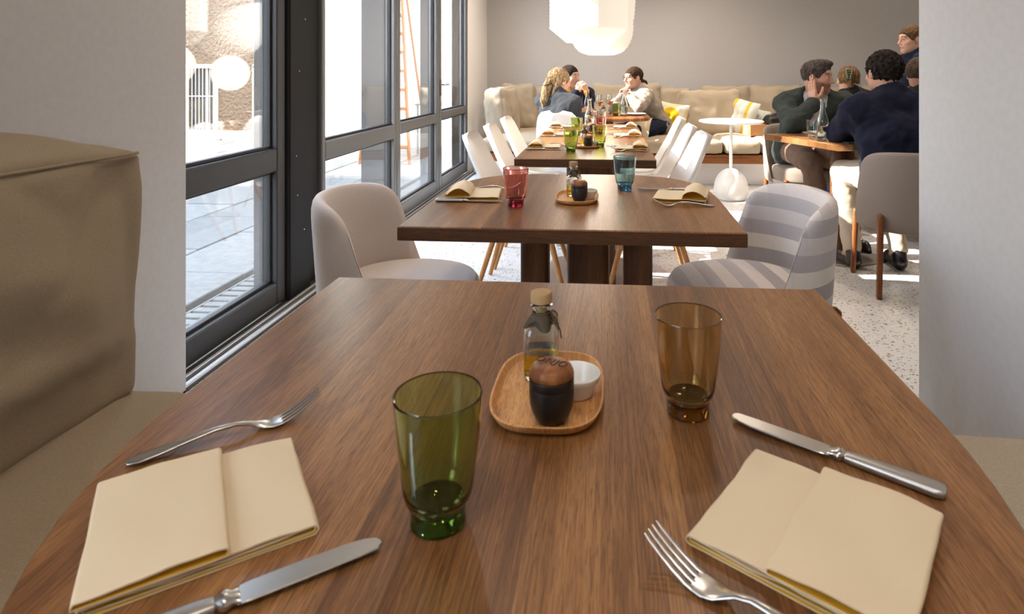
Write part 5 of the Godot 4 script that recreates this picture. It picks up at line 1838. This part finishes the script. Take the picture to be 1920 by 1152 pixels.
func people() -> void:
	M.skin = flat(Color.WHITE, 0.55)
	M.skin.vertex_color_use_as_albedo = true
	M.skin.subsurf_scatter_enabled = true
	M.skin.subsurf_scatter_strength = 0.12
	M.hair = flat(Color.WHITE, 0.7)
	M.hair.metallic_specular = 0.15
	M.hair.vertex_color_use_as_albedo = true
	M.shoe = flat(rgb8(24, 22, 22), 0.3)
	var navy := cloth(rgb8(34, 36, 52), 0.3, 10.0, 0.15)
	var green := cloth(rgb8(58, 64, 60), 0.4, 10.0, 0.15)
	var blue := cloth(rgb8(58, 60, 64), 0.3, 10.0, 0.2)
	var charcoal := cloth(rgb8(44, 44, 44), 0.3, 10.0, 0.15)
	var grey := cloth(rgb8(152, 140, 128), 0.3, 10.0)
	var white := cloth(rgb8(226, 222, 218), 0.2, 10.0)
	var ink := cloth(rgb8(34, 40, 58), 0.3, 10.0, 0.15)
	var brown := cloth(rgb8(116, 94, 80), 0.3, 10.0)
	var cream := cloth(rgb8(206, 192, 170), 0.3, 10.0)
	var orange := cloth(rgb8(214, 148, 30), 0.3, 10.0)
	var fair := Color(0.56, 0.31, 0.215)
	var tan_ := Color(0.50, 0.265, 0.18)
	# blonde woman, back to the viewer
	var p := person("woman with long blonde hair in dark blue denim jacket, back to the viewer", Vector3(-0.4, 0, -5.27), {
		"pelvis": Vector3(-0.4, 0.555, -5.27), "chest": Vector3(-0.42, 0.76, -5.29), "neck": Vector3(-0.43, 0.95, -5.32), "head": Vector3(-0.425, 1.06, -5.36), "look": Vector3(0.72, -0.1, -0.66),
		"shL": Vector3(-0.57, 0.885, -5.41), "shR": Vector3(-0.305, 0.875, -5.2), "elL": Vector3(-0.46, 0.775, -5.64), "elR": Vector3(-0.26, 0.69, -5.32), "wrL": Vector3(-0.3, 0.79, -5.74), "wrR": Vector3(-0.17, 0.782, -5.53),
		"knL": Vector3(-0.25, 0.53, -5.66), "knR": Vector3(-0.12, 0.53, -5.55), "anL": Vector3(-0.24, 0.09, -5.62), "anR": Vector3(-0.1, 0.09, -5.5), "toeL": Vector3(-0.16, 0.03, -5.72), "toeR": Vector3(-0.02, 0.03, -5.6), "wide": 0.86},
		{"skin": fair, "hair": Color(0.1, 0.058, 0.028), "hair_light": Color(0.5, 0.35, 0.2), "long": 1, "cover_ears": 1, "seed": 5, "top": blue, "legs": ink, "collar": 1.0, "hair_t": 0.004, "bulk": 0.016,
		"locks": [[0, 0.05, -0.1, 0.01, -0.06, -0.125, 0.03, 0.04], [0.01, -0.06, -0.125, 0.02, -0.17, -0.13, 0.04, 0.038], [0.02, -0.17, -0.13, 0.03, -0.235, -0.125, 0.036, 0.016], [0.04, -0.02, -0.08, 0.05, -0.16, -0.1, 0.03, 0.024], [-0.05, 0.0, -0.06, -0.04, -0.14, -0.09, 0.026, 0.018]],
		"hands": [["L", Vector3(0.9, 0.05, -0.3), Vector3(0, -1, 0.1), 1.0, [0.3, 0.3, 0.35, 0.4, 0.2]], ["R", Vector3(0.5, 0.1, -0.8), Vector3(-0.3, -1, 0), -1.0, [0.4, 0.4, 0.45, 0.5, 0.2]]], "hand_size": 0.9})
	var hb := Vector3(-0.425, 1.06, -5.36) - Vector3(-0.4, 0, -5.27)
	var LB: Basis = p.get_meta("look")
	var tie := MB.new()
	var ring := []
	for k in 17:
		var a := TAU * k / 16
		ring.append(hb + LB * Vector3(0.01 + 0.042 * cos(a), -0.03 + 0.012 * sin(a), -0.125 + 0.04 * sin(a)))
	tie.tube(ring, 0.005, 6)
	part(p, "hair_band", tie, M.black)
	# dark-haired guest behind her
	p = person("dark-haired person in orange top and navy cardigan, hands raised to the chin", Vector3(-0.36, 0, -6.72), {
		"pelvis": Vector3(-0.36, 0.575, -6.72), "chest": Vector3(-0.37, 0.8, -6.58), "neck": Vector3(-0.39, 0.985, -6.43), "head": Vector3(-0.395, 1.1, -6.37), "look": Vector3(0.82, -0.08, 0.5),
		"shL": Vector3(-0.21, 0.91, -6.5), "shR": Vector3(-0.55, 0.91, -6.42), "elL": Vector3(-0.2, 0.8, -6.2), "elR": Vector3(-0.48, 0.79, -6.13), "wrL": Vector3(-0.21, 0.955, -6.1), "wrR": Vector3(-0.31, 0.95, -6.1),
		"knL": Vector3(-0.22, 0.5, -6.3), "knR": Vector3(-0.46, 0.5, -6.3), "anL": Vector3(-0.22, 0.09, -6.2), "anR": Vector3(-0.46, 0.09, -6.2), "toeL": Vector3(-0.2, 0.03, -6.08), "toeR": Vector3(-0.46, 0.03, -6.08), "wide": 0.92},
		{"skin": fair, "hair": Color(0.016, 0.011, 0.009), "hair_light": Color(0.05, 0.035, 0.03), "seed": 8, "top": navy, "legs": ink, "open": 0.1, "shirt": orange, "top_name": "cardigan", "collar": 0.0,
		"hands": [["L", Vector3(-0.35, 0.75, 0.1), Vector3(-0.6, 0.1, -0.6), -1.0, [0.7, 0.7, 0.75, 0.8, 0.3]], ["R", Vector3(0.55, 0.7, 0.1), Vector3(0.3, 0.2, -0.9), 1.0, [0.6, 0.65, 0.7, 0.75, 0.3]]], "hand_size": 0.84})
	# woman in glasses
	p = person("woman in glasses and grey cardigan with clasped hands on the sofa", Vector3(0.52, 0, -6.78), {
		"pelvis": Vector3(0.52, 0.575, -6.78), "chest": Vector3(0.42, 0.785, -6.73), "neck": Vector3(0.325, 0.965, -6.7), "head": Vector3(0.275, 1.085, -6.67), "look": Vector3(-0.86, -0.06, 0.5),
		"shL": Vector3(0.42, 0.9, -6.58), "shR": Vector3(0.22, 0.9, -6.82), "elL": Vector3(0.315, 0.795, -6.2), "elR": Vector3(0.06, 0.79, -6.2), "wrL": Vector3(0.21, 0.9, -6.38), "wrR": Vector3(0.135, 0.9, -6.4),
		"knL": Vector3(0.25, 0.52, -6.34), "knR": Vector3(0.1, 0.52, -6.55), "anL": Vector3(0.2, 0.09, -6.2), "anR": Vector3(0.05, 0.09, -6.2), "toeL": Vector3(0.12, 0.03, -6.1), "toeR": Vector3(-0.04, 0.03, -6.1), "wide": 0.86},
		{"skin": fair, "hair": Color(0.03, 0.016, 0.011), "hair_light": Color(0.07, 0.038, 0.026), "seed": 11, "top": grey, "legs": ink, "collar": 0.5, "top_name": "cardigan", "brow_line": -0.004, "nape": 0.004,
		"locks": [[0, -0.03, -0.1, 0.0, -0.05, -0.155, 0.022, 0.014], [0, -0.05, -0.155, 0.01, -0.075, -0.165, 0.014, 0.006]],
		"hands": [["L", Vector3(-0.6, 0.5, 0.1), Vector3(-0.4, -0.5, -0.6), -1.0, [1.1, 1.15, 1.15, 1.2, 0.4]], ["R", Vector3(0.1, 0.65, 0.25), Vector3(0.6, -0.2, 0.5), 1.0, [0.8, 0.85, 0.9, 0.9, 0.4]]], "hand_size": 0.82})
	rim_glasses(p, Vector3(0.275, 1.085, -6.67) - Vector3(0.52, 0, -6.78), p.get_meta("look"))
	var lap := MB.new()
	var lrows := []
	for i in 9:
		var row := PackedVector3Array()
		for k in 9:
			var u := k / 8.0
			var v := i / 8.0
			row.append(Vector3(-0.02 + 0.2 * u, -0.02 - 0.22 * v * v + 0.01 * sin(u * 7.0), 0.02 + 0.16 * v + 0.012 * sin(u * 5.0 + v * 3.0)))
		lrows.append(row)
	lap.grid(lrows)
	lrows = lrows.map(func(r): return PackedVector3Array(Array(r).map(func(q): return q - Vector3(0, 0.002, 0.002))))
	lap.grid(lrows, false, false, true)
	single("lap_napkin", lap, M.napkin, "cream cloth napkin hanging over the lap of the woman in glasses", "napkin", Vector3(0.3, 0.69, -6.5), -0.35)
	# bearded man
	p = person("smiling bearded man in dark green jacket, hand behind his ear", Vector3(1.44, 0, -4.68), {
		"pelvis": Vector3(1.44, 0.57, -4.68), "chest": Vector3(1.47, 0.79, -4.6), "neck": Vector3(1.47, 0.985, -4.5), "head": Vector3(1.468, 1.108, -4.44), "look": Vector3(0.8, -0.1, 0.6),
		"shL": Vector3(1.665, 0.925, -4.49), "shR": Vector3(1.275, 0.925, -4.55), "elL": Vector3(1.74, 0.795, -4.32), "elR": Vector3(1.235, 0.792, -4.21), "wrL": Vector3(1.53, 0.785, -4.16), "wrR": Vector3(1.405, 0.935, -4.3),
		"knL": Vector3(1.58, 0.54, -4.24), "knR": Vector3(1.345, 0.54, -4.2), "anL": Vector3(1.6, 0.09, -4.16), "anR": Vector3(1.43, 0.09, -4.16), "toeL": Vector3(1.62, 0.03, -4.03), "toeR": Vector3(1.45, 0.03, -4.03), "wide": 1.0},
		{"skin": tan_, "hair": Color(0.035, 0.026, 0.022), "hair_light": Color(0.13, 0.11, 0.1), "beard": 0.62, "seed": 14, "quiff": 1, "top": green, "legs": brown, "open": 0.1, "shirt": white, "collar": 0.6, "nape": 0.01, "brow_line": 0.006, "bulk": 0.02, "skirt": Vector3(0, -0.05, -0.02),
		"hands": [["R", Vector3(-0.12, 0.9, -0.22), Vector3(0.75, 0.1, -0.5), -1.0, [0.12, 0.1, 0.12, 0.2, 0.1]], ["L", Vector3(-0.9, -0.02, 0.35), Vector3(0, -1, 0), 1.0, [0.35, 0.35, 0.4, 0.4, 0.2]]], "hand_size": 0.92})
	# man in navy, back to the viewer
	p = person("man with dark wavy hair in navy jacket seen from behind at the right", Vector3(1.58, 0, -3.42), {
		"pelvis": Vector3(1.58, 0.57, -3.42), "chest": Vector3(1.575, 0.8, -3.45), "neck": Vector3(1.545, 1.01, -3.5), "head": Vector3(1.53, 1.137, -3.54), "look": Vector3(-0.12, -0.06, -1.0),
		"shL": Vector3(1.365, 0.945, -3.48), "shR": Vector3(1.77, 0.935, -3.46), "elL": Vector3(1.335, 0.8, -3.66), "elR": Vector3(1.86, 0.79, -3.66), "wrL": Vector3(1.55, 0.785, -3.8), "wrR": Vector3(1.7, 0.785, -3.84),
		"knL": Vector3(1.42, 0.54, -3.84), "knR": Vector3(1.7, 0.54, -3.86), "anL": Vector3(1.43, 0.09, -3.72), "anR": Vector3(1.69, 0.09, -3.72), "toeL": Vector3(1.42, 0.03, -3.84), "toeR": Vector3(1.7, 0.03, -3.84), "wide": 1.1},
		{"skin": tan_, "hair": Color(0.012, 0.009, 0.008), "hair_light": Color(0.04, 0.032, 0.028), "curl": 0.5, "hair_rough": 0.009, "hair_t": 0.007, "nape": 0.0, "seed": 17, "top": navy, "legs": cream, "collar": 1.0, "bulk": 0.024, "skirt": Vector3(0, -0.06, 0.02),
		"hands": [["L", Vector3(0.7, 0.0, -0.7), Vector3(0, -1, 0), 1.0, [0.3, 0.3, 0.35, 0.4, 0.2]], ["R", Vector3(-0.6, 0.0, -0.8), Vector3(0, -1, 0), -1.0, [0.3, 0.3, 0.35, 0.4, 0.2]]]})
	var lp := MB.new().box(Vector3(0, 0, 0), Vector3(0.012, 0.008, 0.003), 0.001)
	part(p, "collar_label", lp, white).position = Vector3(-0.02, 1.005, 0.0)
	# woman with hair clip
	p = person("woman with brown hair in a claw clip and black jacket seen from behind", Vector3(1.97, 0, -5.02), {
		"pelvis": Vector3(1.97, 0.57, -5.02), "chest": Vector3(1.965, 0.79, -5.04), "neck": Vector3(1.95, 0.965, -5.06), "head": Vector3(1.93, 1.075, -5.09), "look": Vector3(0.25, -0.15, -1.0),
		"shL": Vector3(1.79, 0.905, -5.04), "shR": Vector3(2.13, 0.905, -5.04), "elL": Vector3(1.76, 0.72, -5.2), "elR": Vector3(2.18, 0.72, -5.2), "wrL": Vector3(1.85, 0.78, -5.4), "wrR": Vector3(2.08, 0.78, -5.4),
		"knL": Vector3(1.86, 0.54, -5.45), "knR": Vector3(2.08, 0.54, -5.45), "anL": Vector3(1.87, 0.09, -5.38), "anR": Vector3(2.07, 0.09, -5.38), "toeL": Vector3(1.86, 0.03, -5.5), "toeR": Vector3(2.08, 0.03, -5.5), "wide": 0.88},
		{"skin": fair, "hair": Color(0.06, 0.032, 0.016), "hair_light": Color(0.3, 0.18, 0.08), "seed": 21, "top": charcoal, "legs": ink, "collar": 1.0,
		"locks": [[0.0, -0.05, -0.1, 0.015, 0.06, -0.115, 0.024, 0.03]]})
	var cl := MB.new()
	var CB: Basis = p.get_meta("look")
	var hc := Vector3(1.93, 1.075, -5.09) - Vector3(1.97, 0, -5.02)
	for s in [-1.0, 1.0]:
		var arc := []
		for k in 9:
			var a := lerpf(-0.6, 2.4, k / 8.0)
			arc.append(hc + CB * Vector3(0.015 + s * 0.014 + 0.006 * s * sin(a * 2.0), 0.03 + 0.045 * sin(a), -0.128 - 0.02 * cos(a * 0.8)))
		cl.tube(arc, 0.005, 6)
	for k in 5:
		cl.tube([hc + CB * Vector3(-0.004, 0.0 + k * 0.018, -0.142), hc + CB * Vector3(0.034, 0.004 + k * 0.018, -0.142)], 0.0035, 6)
	part(p, "hair_clip", cl, flat(rgb8(112, 128, 112), 0.3))
	# waitress
	p = person("waitress in dark blue shirt with hair tied back standing at right", Vector3(2.64, 0, -5.5), {
		"pelvis": Vector3(2.64, 0.9, -5.5), "chest": Vector3(2.63, 1.1, -5.5), "neck": Vector3(2.63, 1.3, -5.5), "head": Vector3(2.605, 1.425, -5.5), "look": Vector3(-0.98, -0.08, 0.12),
		"shL": Vector3(2.66, 1.235, -5.34), "shR": Vector3(2.64, 1.235, -5.67), "elL": Vector3(2.62, 1.0, -5.29), "elR": Vector3(2.64, 0.98, -5.72), "wrL": Vector3(2.52, 1.0, -5.42), "wrR": Vector3(2.5, 1.0, -5.6),
		"knL": Vector3(2.63, 0.48, -5.42), "knR": Vector3(2.64, 0.48, -5.6), "anL": Vector3(2.65, 0.09, -5.41), "anR": Vector3(2.66, 0.09, -5.6), "toeL": Vector3(2.52, 0.03, -5.4), "toeR": Vector3(2.53, 0.03, -5.6), "wide": 0.88},
		{"skin": fair, "hair": Color(0.035, 0.02, 0.012), "hair_light": Color(0.2, 0.12, 0.06), "seed": 25, "top": ink, "top_name": "shirt", "legs": navy, "collar": 1.0, "sleeve": 0.5,
		"locks": [[0, 0.03, -0.1, 0.0, 0.04, -0.14, 0.03, 0.03]],
		"hands": [["L", Vector3(-0.8, 0.05, -0.3), Vector3(0, -0.4, -1), 1.0, [0.5, 0.5, 0.5, 0.5, 0.2]], ["R", Vector3(-0.9, 0.1, 0.2), Vector3(0, -0.4, 1), -1.0, [0.5, 0.5, 0.5, 0.5, 0.2]]], "hand_size": 0.9})
	# man cut off by the wall
	p = person("short-haired man in dark jumper half hidden by the right wall", Vector3(2.2, 0, -4.42), {
		"pelvis": Vector3(2.2, 0.57, -4.42), "chest": Vector3(2.19, 0.8, -4.43), "neck": Vector3(2.18, 1.0, -4.45), "head": Vector3(2.175, 1.125, -4.46), "look": Vector3(0.75, -0.1, -0.55),
		"shL": Vector3(2.03, 0.935, -4.5), "shR": Vector3(2.34, 0.935, -4.36), "elL": Vector3(2.08, 0.77, -4.72), "elR": Vector3(2.5, 0.75, -4.5), "wrL": Vector3(2.28, 0.78, -4.8), "wrR": Vector3(2.5, 0.78, -4.7),
		"knL": Vector3(2.25, 0.54, -4.84), "knR": Vector3(2.45, 0.54, -4.74), "anL": Vector3(2.26, 0.09, -4.8), "anR": Vector3(2.45, 0.09, -4.7), "toeL": Vector3(2.32, 0.03, -4.9), "toeR": Vector3(2.52, 0.03, -4.8), "wide": 0.98},
		{"skin": tan_, "hair": Color(0.05, 0.035, 0.026), "hair_light": Color(0.12, 0.085, 0.06), "seed": 31, "top": charcoal, "top_name": "jumper", "legs": navy, "collar": 0.4, "nape": 0.02})
